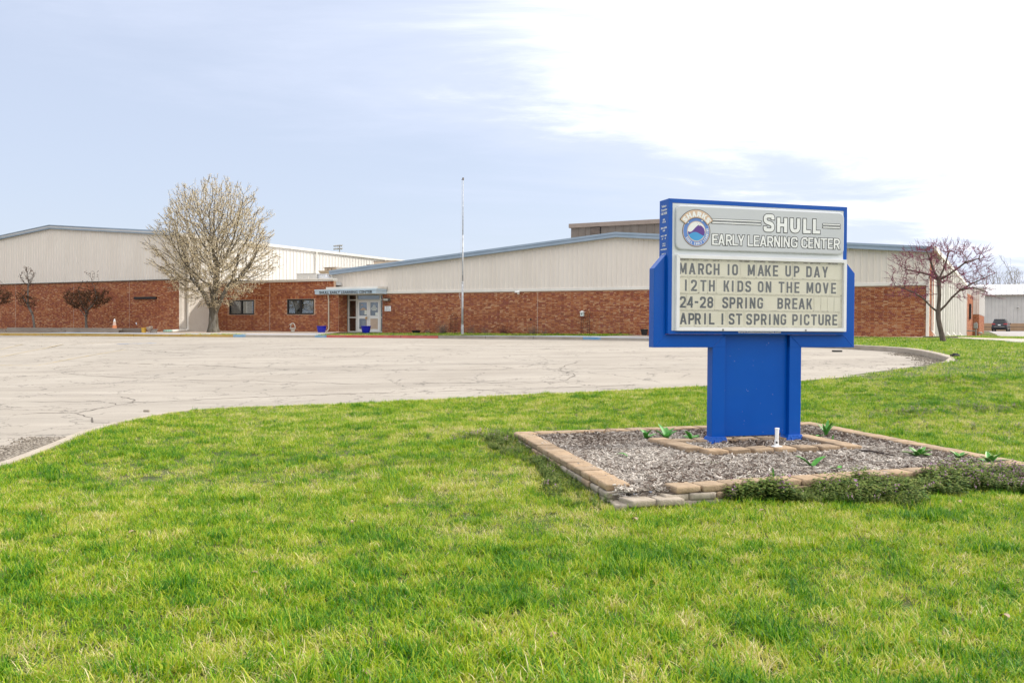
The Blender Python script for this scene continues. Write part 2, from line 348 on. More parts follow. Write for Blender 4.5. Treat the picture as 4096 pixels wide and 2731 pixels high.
# curbs -------------------------------------------------------------
def curb(name, line, m, h=.15, w=.16, dz=0, zf=Zlot, side=1, label=None, bev=.02):
    pts = []
    for a, b in zip(line[:-1], line[1:]):
        a = Vector(a[:2]); b = Vector(b[:2]); k = max(1, int((b-a).length/.8)); pts += [a.lerp(b, j/k) for j in range(k)]
    pts.append(Vector(line[-1][:2])); mb = MB(); base = None
    for i, p in enumerate(pts):
        d = (pts[min(i+1, len(pts)-1)]-pts[max(0, i-1)]).normalized(); nrm = Vector((d.y, -d.x))*side
        z0 = float(zf(p.x, p.y)); hh = h(i/(len(pts)-1)) if callable(h) else h
        q = p+nrm*w; b = len(mb.v)
        e = bev
        mb.v += [(p.x, p.y, z0-.2), (p.x, p.y, z0+hh-e), (p.x+nrm.x*e, p.y+nrm.y*e, z0+hh), (q.x, q.y, z0+hh), (q.x, q.y, z0-.2)]
        if i:
            for k in range(4): mb.face(b-5+k, b-4+k, b+1+k, b+k)
        if i in (0, len(pts)-1): mb.face(*range(b, b+5))
    o = mb.build(name, m, kind='structure'); return o
m_curb = mat('curb_concrete', (.35,.295,.23), (.43,.37,.295), 3, .85, .3, 60, world_co=True, dirt=(.27,.22,.17), dscale=1.6)
m_ycurb = mat('yellow_curb_paint', (.46,.29,.07), (.52,.36,.12), 2, .8, .2, 50, world_co=True, dirt=(.36,.27,.15), dscale=1.3)
m_rcurb = mat('red_curb_paint', (.47,.10,.08), (.55,.15,.12), 2, .8, .2, 50, world_co=True, dirt=(.42,.22,.19), dscale=1.5)
m_gcurb = mat('grey_curb', (.30,.26,.21), (.38,.33,.27), 2, .85, .2, 50, world_co=True, dirt=(.22,.19,.15), dscale=1.3)
m_bcurb = mat('blue_curb_paint', (.14,.30,.48), (.22,.38,.52), 2, .85, .2, 50, world_co=True, dirt=(.42,.40,.36), dscale=2.5)
curb('concrete_curb', NEAR[:15], m_curb, h=lambda f: .088-.03*float(sm(f, .62, .85)), w=.15, side=1)
curb('concrete_curb', NEAR[14:], m_curb, h=lambda f: .058+.105*min(1, f*1.6), w=.22, side=1)
def splitcurb(line, name, m, n, h=.15, w=.17):
    L = [Vector(p[:2]) for p in line]; d = [0]
    for a, b in zip(L[:-1], L[1:]): d.append(d[-1]+(b-a).length)
    def at(x):
        for i in range(len(d)-1):
            if x <= d[i+1]+1e-6: return L[i].lerp(L[i+1], (x-d[i])/(d[i+1]-d[i]))
        return L[-1]
    cuts = [d[-1]*i/n for i in range(n+1)]
    for a, b in zip(cuts[:-1], cuts[1:]):
        pl = [at(a+.012)]+[p for p, dd in zip(L, d) if a+.2 < dd < b-.2]+[at(b-.012)]
        curb(name, pl, m, h, w)
curb('concrete_curb', [FAR[0], FAR[1], FAR[2]], m_conc, h=.137, w=.2); curb('concrete_curb', [FAR[8], FAR[9]], m_conc, h=.137, w=.2)
splitcurb(FAR[3:6], 'grey_curb', m_gcurb, 3); splitcurb(FAR[5:8], 'red_curb', m_rcurb, 3)
curb('blue_curb', FAR[2:4], m_bcurb, h=lambda f: .138+.012*f, w=.17); curb('blue_curb', [FAR[7], FAR[8]], m_bcurb, h=.142, w=.17)
curb('blue_curb', [FAR[9], FAR[10]], m_bcurb, h=.142, w=.17)
splitcurb(FAR[10:15], 'yellow_curb', m_ycurb, 5); curb('yellow_curb', FAR[14:], m_ycurb, .15, .17)
# painted stall lines and blue markings, faded, 4 mm above the lot ----
def strip(name, line, w, m, parent=None, dz=.004, jit=0, kind='structure', sub=.5):
    pts = []
    for a, b in zip(line[:-1], line[1:]):
        a = Vector(a[:2]); b = Vector(b[:2]); k = max(1, int((b-a).length/sub)); pts += [a.lerp(b, j/k) for j in range(k)]
    pts.append(Vector(line[-1][:2])); mb = MB()
    if jit: pts = [p+Vector((rnd.gauss(0, jit), rnd.gauss(0, jit))) for p in pts]
    for i, p in enumerate(pts):
        d = (pts[min(i+1, len(pts)-1)]-pts[max(0, i-1)]).normalized(); q = Vector((d.y, -d.x))
        ww = w/2*(rnd.uniform(.25, 1.6) if jit else 1)*(min(1, .2+min(i, len(pts)-1-i)*.3) if jit else 1)
        for sg in (-1, 1): r_ = p+q*ww*sg; mb.v.append((r_.x, r_.y, float(Zlot(r_.x, r_.y))+dz))
        if i: b = len(mb.v)-4; mb.face(b, b+1, b+3, b+2)
    return mb.build(name, m, parent, kind=kind)
m_yline = mat('faded_yellow_paint', (.40,.345,.26), (.44,.34,.17), 6, .9, world_co=True, lo=.45, hi=.6)
m_bline = mat('faded_blue_paint', (.38,.35,.32), (.20,.26,.38), 3.5, .9, world_co=True, lo=.4, hi=.55)
for l in ([(-16.9,29.5),(-15.4,29.0),(-15.6,34.2),(-15.7,36.4)], [(-18.9,33.1),(-20.0,38.4),(-20.8,41.5)], [(-20.4,41.4),(-19.1,44.5)], [(-21.7,38.0),(-22.9,41.9)], [(-26,36),(-27.5,44)]):
    strip('stall_line', l, .11, m_yline, lot)
for x, y in ((-17.9,41.7),(-17.1,41.9)): strip('blue_marking', [(x-.35,y-.25),(x+.3,y+.3)], .5, m_bline, lot)
m_crack = mat('crack_fill', (.06,.05,.04), (.15,.125,.10), 14, .95, world_co=True)
CR = [[(-15.03,26.28),(-13.15,25.95),(-11.33,24.88),(-9.22,23.71),(-7.01,22.94),(-5.36,22.4),(-3.92,21.7),(2,21.0)],[(-10.42,18.23),(-8.32,18.26),(-7.34,18.11),(-6.15,19.09),(-4.63,19.37),(-3.54,19.6),(3.0,20.2)],
 [(-9.06,15.85),(-8.51,16.05),(-7.8,16.13),(-7.79,16.61),(-7.78,17.47),(-7.65,18.11),(-8.09,18.95),(-8.64,19.69)],[(-7.8,16.13),(-7.24,15.34),(-6.9,14.82),(-6.45,14.5)],[(-7.35,14.73),(-6.9,14.98)],
 [(-15.61,30.89),(-14.58,30.25),(-12.77,29.11),(-9.93,27.93),(-8.44,27.01),(-7.69,26.3),(-4.53,25.04),(0,24.3),(5,23.9)],[(-5.88,17.35),(-5.62,16.91),(-5.36,16.4)],[(-8.15,18.16),(-7.74,17.63),(-7.51,17.79)],
 [(-23.58,41.98),(-19.58,38.76),(-16.21,36.94),(-13.41,34.48),(-10.96,32.33)],[(-12,37),(-4,33.5),(3,31)],[(-3,27),(3,25.2),(9,24.6)],[(1,20.9),(1.6,22.4),(1.2,24),(2,27)]]
for i, l in enumerate(CR):
    strip('crack', l, .035 if i in (1, 2, 3) else .03, m_crack, lot, dz=.003, jit=.055, sub=.22)
# ================================================================== brick and siding helpers
m_mortar = mat('mortar', (.52,.34,.23), (.58,.41,.29), 4, .9, .2, 40)
BR = [(0,(.235,.060,.027)),(.18,(.31,.088,.033)),(.40,(.38,.125,.045)),(.56,(.27,.070,.045)),(.66,(.43,.165,.065)),(.80,(.47,.215,.10)),(.90,(.35,.115,.055)),(.95,(.52,.28,.15))]
m_brick = ramp_mat('brick_clay', 'tone', BR, .85, constant=True, noise=0, bump=.3)
BW, BH, JT = .193, .056, .013
brick_var = {}
def brick_mesh(k, w):
    key = (k, w)
    if key not in brick_var:
        mb = MB(); mb.tone = (BR[k][0]+(BR[k+1][0] if k < 7 else 1))/2; mb.box(-w/2, w/2, -.012, .02, 0, BH); brick_var[key] = mb.mesh('brick', m_brick, tone=True)
    return brick_var[key]
def brickwall(parent, org, P0, ax, out, a0, a1, z0, z1, holes=(), bands=(), seed=1, indiv=0, indiv_dir=-1, thick=.22, wall=True, wm=None, name='brick', topf=None):
    """bricks laid over the (a, z) rectangle; P0+ax*a in building (s,t) coordinates, out = outward normal"""
    r = random.Random(seed); ax = Vector(ax); out = Vector(out); P0 = Vector(P0)
    def pt(a, o_, z): q = P0+ax*a+out*o_; return (q.x-org[0], q.y-org[1], z-org[2])
    course = BH+JT; n = int((z1-z0)/course); L = []
    bandz = {}
    z = z0+.003; i = 0
    while z+BH <= z1+.004:
        bd = next((b for b in bands if abs(z-b) < course/2+1e-6 and b > z0), None)
        if bd is not None:
            a = a0
            while a < a1-.03:
                L.append((a+.004, a+.058, z, z+.19)); a += .069
            z += .20; continue
        a = a0-(.105 if i % 4 == 1 else .05 if i % 2 else 0); k = 0
        while a < a1:
            w = BW if (i % 2 == 0 or k % 2 == 0) else .092
            x0 = max(a, a0); x1 = min(a+w, a1)
            if x1-x0 > .03: L.append((x0, x1, z, z+BH))
            a += w+JT; k += 1
        z += course; i += 1
    def ok(b):
        for h in holes:
            if b[0] < h[1]-.01 and b[1] > h[0]+.01 and b[2] < h[3]-.01 and b[3] > h[2]+.01: return False
        return topf is None or b[3] < topf((b[0]+b[1])/2)
    L = [b for b in L if ok(b)]
    if indiv: L.sort(key=lambda b: indiv_dir*b[0]*1.0)
    mb = MB(); cnt = 0; ang = math.atan2(ax.y, ax.x)
    for b in L:
        x = (b[0]+b[1])/2; tn = r.random()
        cl = vnoise(np.array([x*.8+seed*9]), np.array([b[2]*3.0]), 1.0)[0]
        if cl > .72: tn = .3+.7*tn
        elif cl < .25: tn = tn*.7
        tn = min(.999, tn)
        if b[1]-b[0] < .1 and b[3]-b[2] < .1: tn = min(.999, tn*.6+.42)
        w = b[1]-b[0]
        if indiv and cnt < indiv and b[3]-b[2] < .1 and (abs(w-BW) < .002 or abs(w-.092) < .002):
            k = max(i for i, q in enumerate(BR) if tn >= q[0]); q = pt(x, 0, b[2])
            # the shared mesh faces -y; turn so that it looks along 'out'
            linkcopy(brick_mesh(k, round(w, 3)), name, parent, q, (0, 0, math.atan2(out.y, out.x)+math.pi/2)); cnt += 1; continue
        mb.tone = tn; pr = .012+r.uniform(-.002, .003); i0 = len(mb.v)
        mb.v += [pt(b[0], 0, b[2]), pt(b[1], 0, b[2]), pt(b[1], pr, b[2]), pt(b[0], pr, b[2]), pt(b[0], 0, b[3]), pt(b[1], 0, b[3]), pt(b[1], pr, b[3]), pt(b[0], pr, b[3])]
        mb.face(i0+3, i0+2, i0+6, i0+7); mb.face(i0+4, i0+7, i0+6, i0+5); mb.face(i0, i0+1, i0+2, i0+3); mb.face(i0, i0+3, i0+7, i0+4); mb.face(i0+1, i0+5, i0+6, i0+2)
    o = mb.build('brickwork', m_brick, parent, tone=True, kind='stuff')
    if wall:
        wb = MB(); xs = sorted({a0, a1} | {h[0] for h in holes} | {h[1] for h in holes}); zs = sorted({z0, z1} | {h[2] for h in holes} | {h[3] for h in holes})
        xs = [x for x in xs if a0 <= x <= a1]; zs = [z for z in zs if z0 <= z <= z1]
        for xa, xb in zip(xs[:-1], xs[1:]):
            for za, zb in zip(zs[:-1], zs[1:]):
                cx, cz = (xa+xb)/2, (za+zb)/2
                if any(h[0] < cx < h[1] and h[2] < cz < h[3] for h in holes): continue
                wb.hexa([pt(xa, 0, za), pt(xb, 0, za), pt(xb, -thick, za), pt(xa, -thick, za), pt(xa, 0, zb), pt(xb, 0, zb), pt(xb, -thick, zb), pt(xa, -thick, zb)])
        wb.build('wall', wm or m_mortar, parent)
    return o
def siding(parent, org, P0, ax, out, a0, a1, zb, ztop, m, pitch=.305, rib=.05, dep=.032, name='siding_panel'):
    ax = Vector(ax); out = Vector(out); P0 = Vector(P0)
    def pt(a, o_, z): q = P0+ax*a+out*o_; return (q.x-org[0], q.y-org[1], z-org[2])
    a = a0
    while a < a1-.02:
        b = min(a+pitch, a1); mb = MB()
        prof = [(a, 0), (b-rib*2.0, 0), (b-rib*1.55, dep), (b-rib*.45, dep), (b, 0)]
        if b-a < rib*2.2: prof = [(a, 0), (b, 0)]
        zf = (lambda x: ztop(x)) if callable(ztop) else (lambda x: ztop)
        zq = (lambda x: zb(x)) if callable(zb) else (lambda x: zb)
        for x, d in prof: mb.v += [pt(x, d, zq(x)), pt(x, d, zf(x))]
        for i in range(len(prof)-1): mb.face(2*i, 2*i+2, 2*i+3, 2*i+1)
        mb.build(name, m, parent); a = b
# ================================================================== buildings
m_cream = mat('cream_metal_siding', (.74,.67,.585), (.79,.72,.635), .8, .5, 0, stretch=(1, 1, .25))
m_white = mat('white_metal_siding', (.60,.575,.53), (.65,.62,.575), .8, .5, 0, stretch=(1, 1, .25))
m_cmu = mat('painted_block', (.66,.61,.54), (.70,.65,.58), 1.5, .8, .25, 30)
m_fascia = mat('blue_grey_fascia', (.28,.36,.45), (.33,.41,.50), 1.2, .45)
m_ltfascia = mat('pale_blue_fascia', (.47,.58,.66), (.52,.63,.70), 1.2, .5)
m_roof = mat('pale_metal_roof', (.56,.56,.56), (.62,.62,.61), .8, .5)
m_cflash = mat('cream_flashing', (.73,.69,.62), None, 1, .5)
m_brown = mat('brown_metal', (.16,.13,.105), (.20,.165,.135), 1.5, .6)
m_brownl = mat('brown_metal_light', (.26,.20,.165), (.30,.235,.19), 1.5, .6)
m_dark = mat('dark_frame', (.015,.014,.013), None, 4, .45)
m_black = mat('flat_black', (.01,.01,.011), None, 4, .7)
m_alum = mat('aluminium_frame', (.62,.60,.54), (.68,.66,.60), 3, .4)
m_door = mat('white_door_paint', (.78,.75,.71), (.82,.79,.75), 3, .4)
m_glass = glass_mat('window_glass', alpha=.16)
m_glass2 = glass_mat('door_glass', alpha=.14)
m_room = mat('room_wall', (.20,.17,.13), None, 2, .9)
m_tan = mat('tan_equipment', (.50,.40,.29), (.57,.46,.34), 1.5, .6)
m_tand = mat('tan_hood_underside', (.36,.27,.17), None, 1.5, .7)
m_cur = mat('white_curtain', (.50,.50,.48), (.36,.36,.35), 6, .9, .4, 20)
m_paper = mat('paper', (.78,.78,.68), None, 5, .8)
m_tanp = mat('tan_decal_reflection', (.52,.38,.28), (.58,.44,.33), 2, .6)  # decal tone, also the painted reflection in one door pane
def fascia(parent, org, prof, t0, t1, m, name='fascia'):
    """prof: list of (s, ztop) along a front plane; a two-step trim board following it"""
    for (s0, z0), (s1, z1) in zip(prof[:-1], prof[1:]):
        mb = MB()
        for (a, b, dz0, dz1) in ((t0, t1, 0, -.12), (t0+.03, t1, -.125, -.29)):
            P = [(s0, a, z0+dz1), (s1, a, z1+dz1), (s1, b, z1+dz1), (s0, b, z0+dz1), (s0, a, z0+dz0), (s1, a, z1+dz0), (s1, b, z1+dz0), (s0, b, z0+dz0)]
            mb.hexa(P)
        mb.build(name, m, parent, off=org)
# ---------------- left hall
LO = (-63, 43.85, 1.0)
lh = sthing('gable_hall', *LO, 'long cream metal hall with low gable over orange brick, left behind the flowering tree', 'building')
def ztopL(s): return 8.9-(.0807 if s > -63.06 else .0888)*abs(s+63.06)
brickwall(lh, LO, (0, 43.85), (1, 0), (0, -1), -80, -49.38, 1.0, 4.69, seed=3, indiv=260)
siding(lh, LO, (0, 43.83), (1, 0), (0, -1), -80, -49.40, 4.72, lambda s: ztopL(s)-.01, m_cream)
MB().box(-80.1, -49.36, 43.74, 43.86, 4.685, 4.72).build('flashing', m_dark, lh, off=LO)
fascia(lh, LO, [(-80.1, ztopL(-80.1)+.2), (-63.06, 9.1), (-49.3, ztopL(-49.3)+.2)], 43.6, 43.84, m_fascia)
MB().box(-80, -49.6, 44.1, 80, 1, 7.4).build('structure', m_cmu, lh, off=LO)
mb = MB(); mb.hexa([(-49.2,43.6,7.77),(-49.2,80,7.77),(-63.06,80,8.9),(-63.06,43.6,8.9),(-49.2,43.6,7.85),(-49.2,80,7.85),(-63.06,80,9.08),(-63.06,43.6,9.08)])
mb.hexa([(-63.06,43.6,8.9),(-63.06,80,8.9),(-80.1,80,7.4),(-80.1,43.6,7.4),(-63.06,43.6,9.08),(-63.06,80,9.08),(-80.1,80,7.58),(-80.1,43.6,7.58)])
mb.build('roof', m_roof, lh, off=LO)
MB().box(-49.6, -49.38, 43.86, 47.4, 1.0, 4.70).build('side_wall', m_cmu, lh, off=LO)
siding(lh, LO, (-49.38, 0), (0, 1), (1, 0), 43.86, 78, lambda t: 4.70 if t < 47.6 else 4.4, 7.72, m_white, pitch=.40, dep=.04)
for t0 in np.arange(43.7, 78, 6): MB().box(-49.38, -49.18, t0, t0+5.98, 7.68, 7.88).build('gutter', m_white, lh, off=LO)
for tq in (58.0, 67.6):
    MB().tube([(-49.22, tq, 7.7), (-49.24, tq, 7.45), (-49.30, tq, 7.2), (-49.30, tq, 4.6)], .07, 6).build('downspout', m_cflash, lh, off=LO)
MB().tube([(-49.27, 44.55, 7.7), (-49.27, 44.55, 1.45), (-49.22, 44.5, 1.28), (-49.2, 44.35, 1.2), (-49.22, 43.1, 1.15)], .085, 8).build('downspout', m_cflash, lh, off=LO)
m_pvc = mat('green_drain_pipe', (.10,.30,.24), (.35,.42,.36), 7, .5)
MB().tube([(-49.22, 43.08, 1.15), (-49.25, 42.45, 1.14)], .095, 10).build('drain_pipe', m_pvc, lh, off=LO)
MB().box(-53.82, -51.55, 43.72, 43.83, 3.37, 3.53).build('wall_bar', m_dark, lh, off=LO, bevel=.01)
for s in (-67.5, -60.5, -54.4): MB().box(s, s+.012, 43.833, 43.837, 1.1, 4.68).build('control_joint', m_cmu, lh, off=LO)
# ---------------- low entrance block
BO = (-44, 47.3, 1.05)
lb = sthing('low_brick_block', *BO, 'low flat roofed brick block with two dark windows between the flowering tree and the entrance', 'building')
WN = [(-48.16, -45.79, 2.32, 3.36), (-42.72, -40.36, 2.33, 3.37)]
brickwall(lb, BO, (0, 47.3), (1, 0), (0, -1), -49.35, -38.67, 1.05, 4.55, holes=WN, bands=(3.40, 4.33), seed=5, indiv=280)
brickwall(lb, BO, (0, 47.3), (1, 0), (0, -1), -38.66, -38.26, 1.05, 3.63, seed=6)
brickwall(lb, BO, (-38.26, 47.3), (0, 1), (1, 0), 0.03, .90, 1.05, 3.63, seed=7)
MB().box(-49.35, -38.62, 47.2, 47.6, 4.56, 4.64).box(-49.35, -38.60, 47.16, 47.6, 4.645, 4.73).build('coping', m_cflash, lb, off=BO, bevel=.01)
MB().box(-49.36, -38.7, 47.6, 60, 4.3, 4.5).build('roof', m_roof, lb, off=BO)
MB().box(-49.3, -38.75, 59.6, 60, 1, 4.3).box(-49.2, -38.8, 51, 51.2, 1, 4.28).build('inner_wall', m_room, lb, off=BO)
MB().box(-44.32, -44.30, 47.283, 47.288, 1.1, 4.5).build('control_joint', m_cmu, lb, off=BO)
for k, (a, b, c, d) in enumerate(WN):
    mb = MB(); f = .09
    mb.box(a, b, 47.27, 47.4, c, c+f).box(a, b, 47.27, 47.4, d-f, d).box(a, a+f, 47.272, 47.4, c+f, d-f).box(b-f*.6, b, 47.272, 47.4, c+f, d-f).box((a+b)/2-.05, (a+b)/2+.05, 47.265, 47.4, c+f, d-f)
    w = mb.build('window', m_dark, lb, off=BO, bevel=.006)
    for x0, x1 in ((a+f, (a+b)/2-.05), ((a+b)/2+.05, b-f*.6)):
        MB().box(x0, x1, 47.335, 47.345, c+f, d-f).build('pane', m_glass, w, off=BO)
    if k == 0:
        MB().box(a+.05, (a+b)/2-.02, 47.46, 47.48, c, d).build('blind_backing', mat('tan_blind', (.10,.08,.06), None, 2, .9), w, off=BO)
        mb = MB(); mb.box((a+b)/2+.3, b, 47.46, 47.48, c, d-.1); mb.build('blind_backing', mat('grey_blind', (.12,.12,.135), None, 2, .9), w, off=BO)
    else:
        for x0, x1 in ((a+.12, (a+b)/2-.02), ((a+b)/2+.05, b)):   # swagged curtains
            mb = MB(); n = 14; cols = []
            for i in range(n+1):
                u = i/n; x = x0+(x1-x0)*u; dr = .12+.56*math.sin(math.pi*(u*.9+.05))**1.2
                col = []
                for j in range(9):
                    v = j/8; col.append(len(mb.v)); mb.v.append((x, 47.52+.03*math.sin(v*22+u*3)+.02*math.sin(u*30), d-.08-dr*v))
                cols.append(col)
            for i in range(n):
                for j in range(8): mb.face(cols[i][j], cols[i+1][j], cols[i+1][j+1], cols[i][j+1])
            mb.build('curtain', m_cur, w, off=BO, smooth=True)
        MB().box(a, b, 47.9, 47.92, c, d).build('blind_backing', mat('grey_room_dim', (.06,.065,.08), None, 2, .9), w, off=BO)  # dark backing sheet behind the curtains, the room's dimness put into its colour
        mb = MB().box(a+.55, a+.7, 47.5, 47.6, c+.1, c+.3).box(a+.8, a+.92, 47.5, 47.6, c+.1, c+.19).box(b-.9, b-.75, 47.5, 47.6, c+.1, c+.2)
        mb.build('windowsill_items', mat('sill_items', (.30,.27,.22), None, 9, .8), w, off=BO)
# ---------------- right wing
RO = (-18.8, 48.2, 1.05)
rw = sthing('school_wing', *RO, 'wide cream metal and brick school wing with blue trimmed low gable behind the blue sign', 'building')
def ztopR(s): return 6.99-(.0814*abs(s+18.83) if s < -18.83 else .087*abs(s+18.83))
SR = -2.6
brickwall(rw, RO, (0, 48.2), (1, 0), (0, -1), -35.33, SR, 1.1, 3.70, seed=11, indiv=290, indiv_dir=-1)
siding(rw, RO, (0, 48.19), (1, 0), (0, -1), -39.47, -34.93, 4.14, lambda s: ztopR(s)-.27, m_cream)
siding(rw, RO, (0, 48.19), (1, 0), (0, -1), -34.93, SR-.02, 3.85, lambda s: ztopR(s)-.27, m_cream)
MB().box(-34.95, SR+.03, 48.13, 48.2, 3.70, 3.86).build('flashing', m_cflash, rw, off=RO, bevel=.008)
MB().box(SR-.10, SR+.03, 48.10, 48.3, 1.1, 5.35).build('corner_trim', m_cflash, rw, off=RO)
MB().box(-39.6, -39.45, 48.12, 48.4, 4.1, 5.1).build('corner_trim', m_cflash, rw, off=RO)
fascia(rw, RO, [(-39.55, ztopR(-39.55)), (-18.83, 6.99), (SR+.15, ztopR(SR+.15))], 47.85, 48.19, m_fascia)
mb = MB()
mb.hexa([(-39.55,48.0,5.15),(-18.83,48.0,6.8),(-18.83,87,6.8),(-39.55,87,5.15),(-39.55,48.0,5.27),(-18.83,48.0,6.95),(-18.83,87,6.95),(-39.55,87,5.27)])
mb.hexa([(-18.83,48.0,6.8),(SR+.2,48.0,5.35),(SR+.85,87,5.35),(-18.83,87,6.8),(-18.83,48.0,6.95),(SR+.2,48.0,5.5),(SR+.85,87,5.5),(-18.83,87,6.95)])
mb.build('roof', m_roof, rw, off=RO)
MB().box(-39.4, SR-.2, 53, 86, 1, 5.0).build('structure', m_cmu, rw, off=RO)
for i, s in enumerate((-23.9, -12.0)): MB().box(s, s+.012, 48.182, 48.187, 1.15, 3.69).build('control_joint', m_cmu, rw, off=RO)
# entrance recess, frame and doors
FT = 48.25
mb = MB(); mb.box(-38.3, -35.3, 52.4, 52.5, 1.1, 3.9).box(-38.5, -38.4, 48.5, 52.4, 1.1, 3.9).box(-35.3, -35.2, 48.5, 52.4, 1.1, 3.9).box(-38.4, -35.3, 48.4, 52.4, 3.75, 3.8).box(-38.4, -35.3, 48.3, 52.4, 1.1, 1.14)
mb.build('entrance_hall', m_room, rw, off=RO)
mb = MB()
for x0, x1 in ((-38.25, -38.14), (-37.56, -37.44), (-35.60, -35.49), (-35.36, -35.33)): mb.box(x0, x1, FT, FT+.12, 1.14, 3.70)
for x0, x1 in ((-38.14, -37.56), (-37.44, -35.60), (-35.49, -35.36)):
    mb.box(x0, x1, FT+.003, FT+.12, 3.62, 3.70); mb.box(x0, x1, FT+.003, FT+.12, 3.27, 3.34)
for x0, x1 in ((-38.14, -37.56), (-35.49, -35.36)): mb.box(x0, x1, FT+.003, FT+.12, 2.09, 2.17); mb.box(x0, x1, FT+.003, FT+.12, 1.14, 1.22)
fr = mb.build('entrance_frame', m_alum, rw, off=RO, bevel=.006)
for x0, x1, z0, z1 in ((-38.14,-37.56,3.34,3.62),(-37.44,-35.6,3.34,3.62),(-35.49,-35.36,3.34,3.62),(-38.14,-37.56,2.17,3.27),(-38.14,-37.56,1.22,2.09),(-35.49,-35.36,2.17,3.27),(-35.49,-35.36,1.22,2.09)):
    MB().box(x0, x1, FT+.05, FT+.056, z0, z1).build('pane', m_glass2, fr, off=RO)
for i, (x0, x1) in enumerate(((-37.43, -36.525), (-36.515, -35.61))):
    mb = MB(); st_ = .135
    mb.box(x0, x0+st_, FT+.02, FT+.065, 1.16, 3.26).box(x1-st_, x1, FT+.02, FT+.065, 1.16, 3.26)
    for z0, z1 in ((1.16, 1.36), (2.05, 2.25), (3.14, 3.26)): mb.box(x0+st_, x1-st_, FT+.022, FT+.065, z0, z1)
    dr = mb.build('door', m_door, rw, off=RO, bevel=.005)
    MB().box(x0+st_, x1-st_, FT+.04, FT+.046, 2.25, 3.14).build('pane', m_glass2, dr, off=RO)
    MB().box(x0+st_, x1-st_, FT+.04, FT+.046, 1.36, 2.05).build('pane', m_glass2 if i == 0 else m_tanp, dr, off=RO)  # second door's lower pane is opaque tan, a reflection painted as colour
    # decals and notices
    mb = MB(); q = x0+st_
    if i == 0:
        mb.poly([(q+.02, FT+.036, 2.62), (q+.62, FT+.036, 2.62), (q+.52, FT+.036, 2.70), (q+.40, FT+.036, 2.78), (q+.28, FT+.036, 2.78), (q+.14, FT+.036, 2.70)])
        mb.poly([(q+.22+.10*math.cos(a), FT+.036, 2.96+.03*math.sin(a)) for a in np.linspace(0, 6.1, 12)]); mb.build('decal', m_tanp, dr, off=RO)
        MB().box(x1-st_-.2, x1-st_-.02, FT+.03, FT+.034, 2.33, 2.60).build('notice', m_paper, dr, off=RO)
        MB().box(q, x1-st_, FT+.25, FT+.27, 2.72, 3.14).build('decal', mat('blue_film', (.13,.19,.33), None, 5, .5), dr, off=RO)
        MB().box(q+.03, q+.55, FT+.3, FT+.32, 2.35, 2.60).box(q+.05, q+.5, FT+.3, FT+.32, 1.40, 1.95).build('decal', mat('tan_film', (.36,.31,.22), None, 5, .7), dr, off=RO)
    else:
        for k, (w, z) in enumerate(((.10, 2.94), (.22, 2.87), (.28, 2.80), (.5, 2.73), (.56, 2.66), (.34, 2.60))):
            c = q+.31; mb.box(c-w/2, c+w/2, FT+.034, FT+.037, z, z+.035)
        mb.build('decal', m_paper, dr, off=RO)
        MB().box(x1-st_-.22, x1-st_-.01, FT+.03, FT+.034, 2.27, 2.46).build('notice', m_paper, dr, off=RO)
        MB().box(q, x1-st_, FT+.25, FT+.27, 2.6, 3.14).build('decal', mat('grey_film', (.12,.12,.17), None, 20, .5), dr, off=RO)
    hx = x1-.07 if i == 0 else x0+.07
    MB().tube([(hx, FT+.02, 1.98), (hx, FT-.04, 2.0), (hx, FT-.04, 2.26), (hx, FT+.02, 2.28)], .014, 6).build('handle', m_alum, dr, off=RO)
# entrance canopy with lettering
CO = (-37.4, 47.0, 3.65)
cn = sthing('entrance_canopy', *CO, 'flat pale blue canopy lettered with the school name over the glass doors', 'canopy')
MB().box(-40.04, -34.94, 47.0, 48.12, 3.67, 3.875).build('fascia_panel', m_ltfascia, cn, off=CO, bevel=.01)
MB().box(-40.06, -34.92, 46.97, 48.12, 3.878, 3.98).build('top_trim', m_ltfascia, cn, off=CO, bevel=.01)
MB().box(-39.2, -34.93, 47.15, 48.15, 3.99, 4.14).build('top_flashing', m_cflash, cn, off=CO, bevel=.01)
MB().box(-40.0, -34.98, 47.05, 48.1, 3.645, 3.667).build('soffit', m_cflash, cn, off=CO)
MB().tube([(-39.0, 47.12, 3.64), (-39.0, 47.14, 3.5), (-39.02, 47.2, 3.35), (-39.02, 47.21, 1.35), (-39.05, 47.1, 1.22), (-39.2, 46.95, 1.16)], .055, 4).build('downspout', mat('tan_downspout', (.48,.41,.31), None, 2, .5), cn, off=CO)
def btext(s, name, mt, parent, loc, rot, size, sx=1.0, bold=0.0, ext=.004, align='LEFT', space=1.0):
    cu = bpy.data.curves.new('tmp', 'FONT'); cu.body = s; cu.size = size; cu.offset = bold; cu.extrude = ext; cu.align_x = align; cu.space_character = space
    cu.resolution_u = 3
    ob = bpy.data.objects.new('tmp', cu); COL.objects.link(ob)
    me = bpy.data.meshes.new_from_object(ob.evaluated_get(bpy.context.evaluated_depsgraph_get()))
    bpy.data.objects.remove(ob); me.materials.clear(); me.materials.append(mt)
    o = linkcopy(me, name, parent, loc, rot, (sx, 1, 1)); return o
m_ink = mat('black_lettering', (.012,.012,.014), None, 4, .5)
tx = btext('SHULL EARLY LEARNING CENTER', 'lettering', m_ink, cn, (-39.65+37.4, -.008, .045), (math.pi/2, 0, 0), .232, bold=.005)
wd = max(v.co.x for v in tx.data.vertices); tx.scale[0] = 4.40/wd
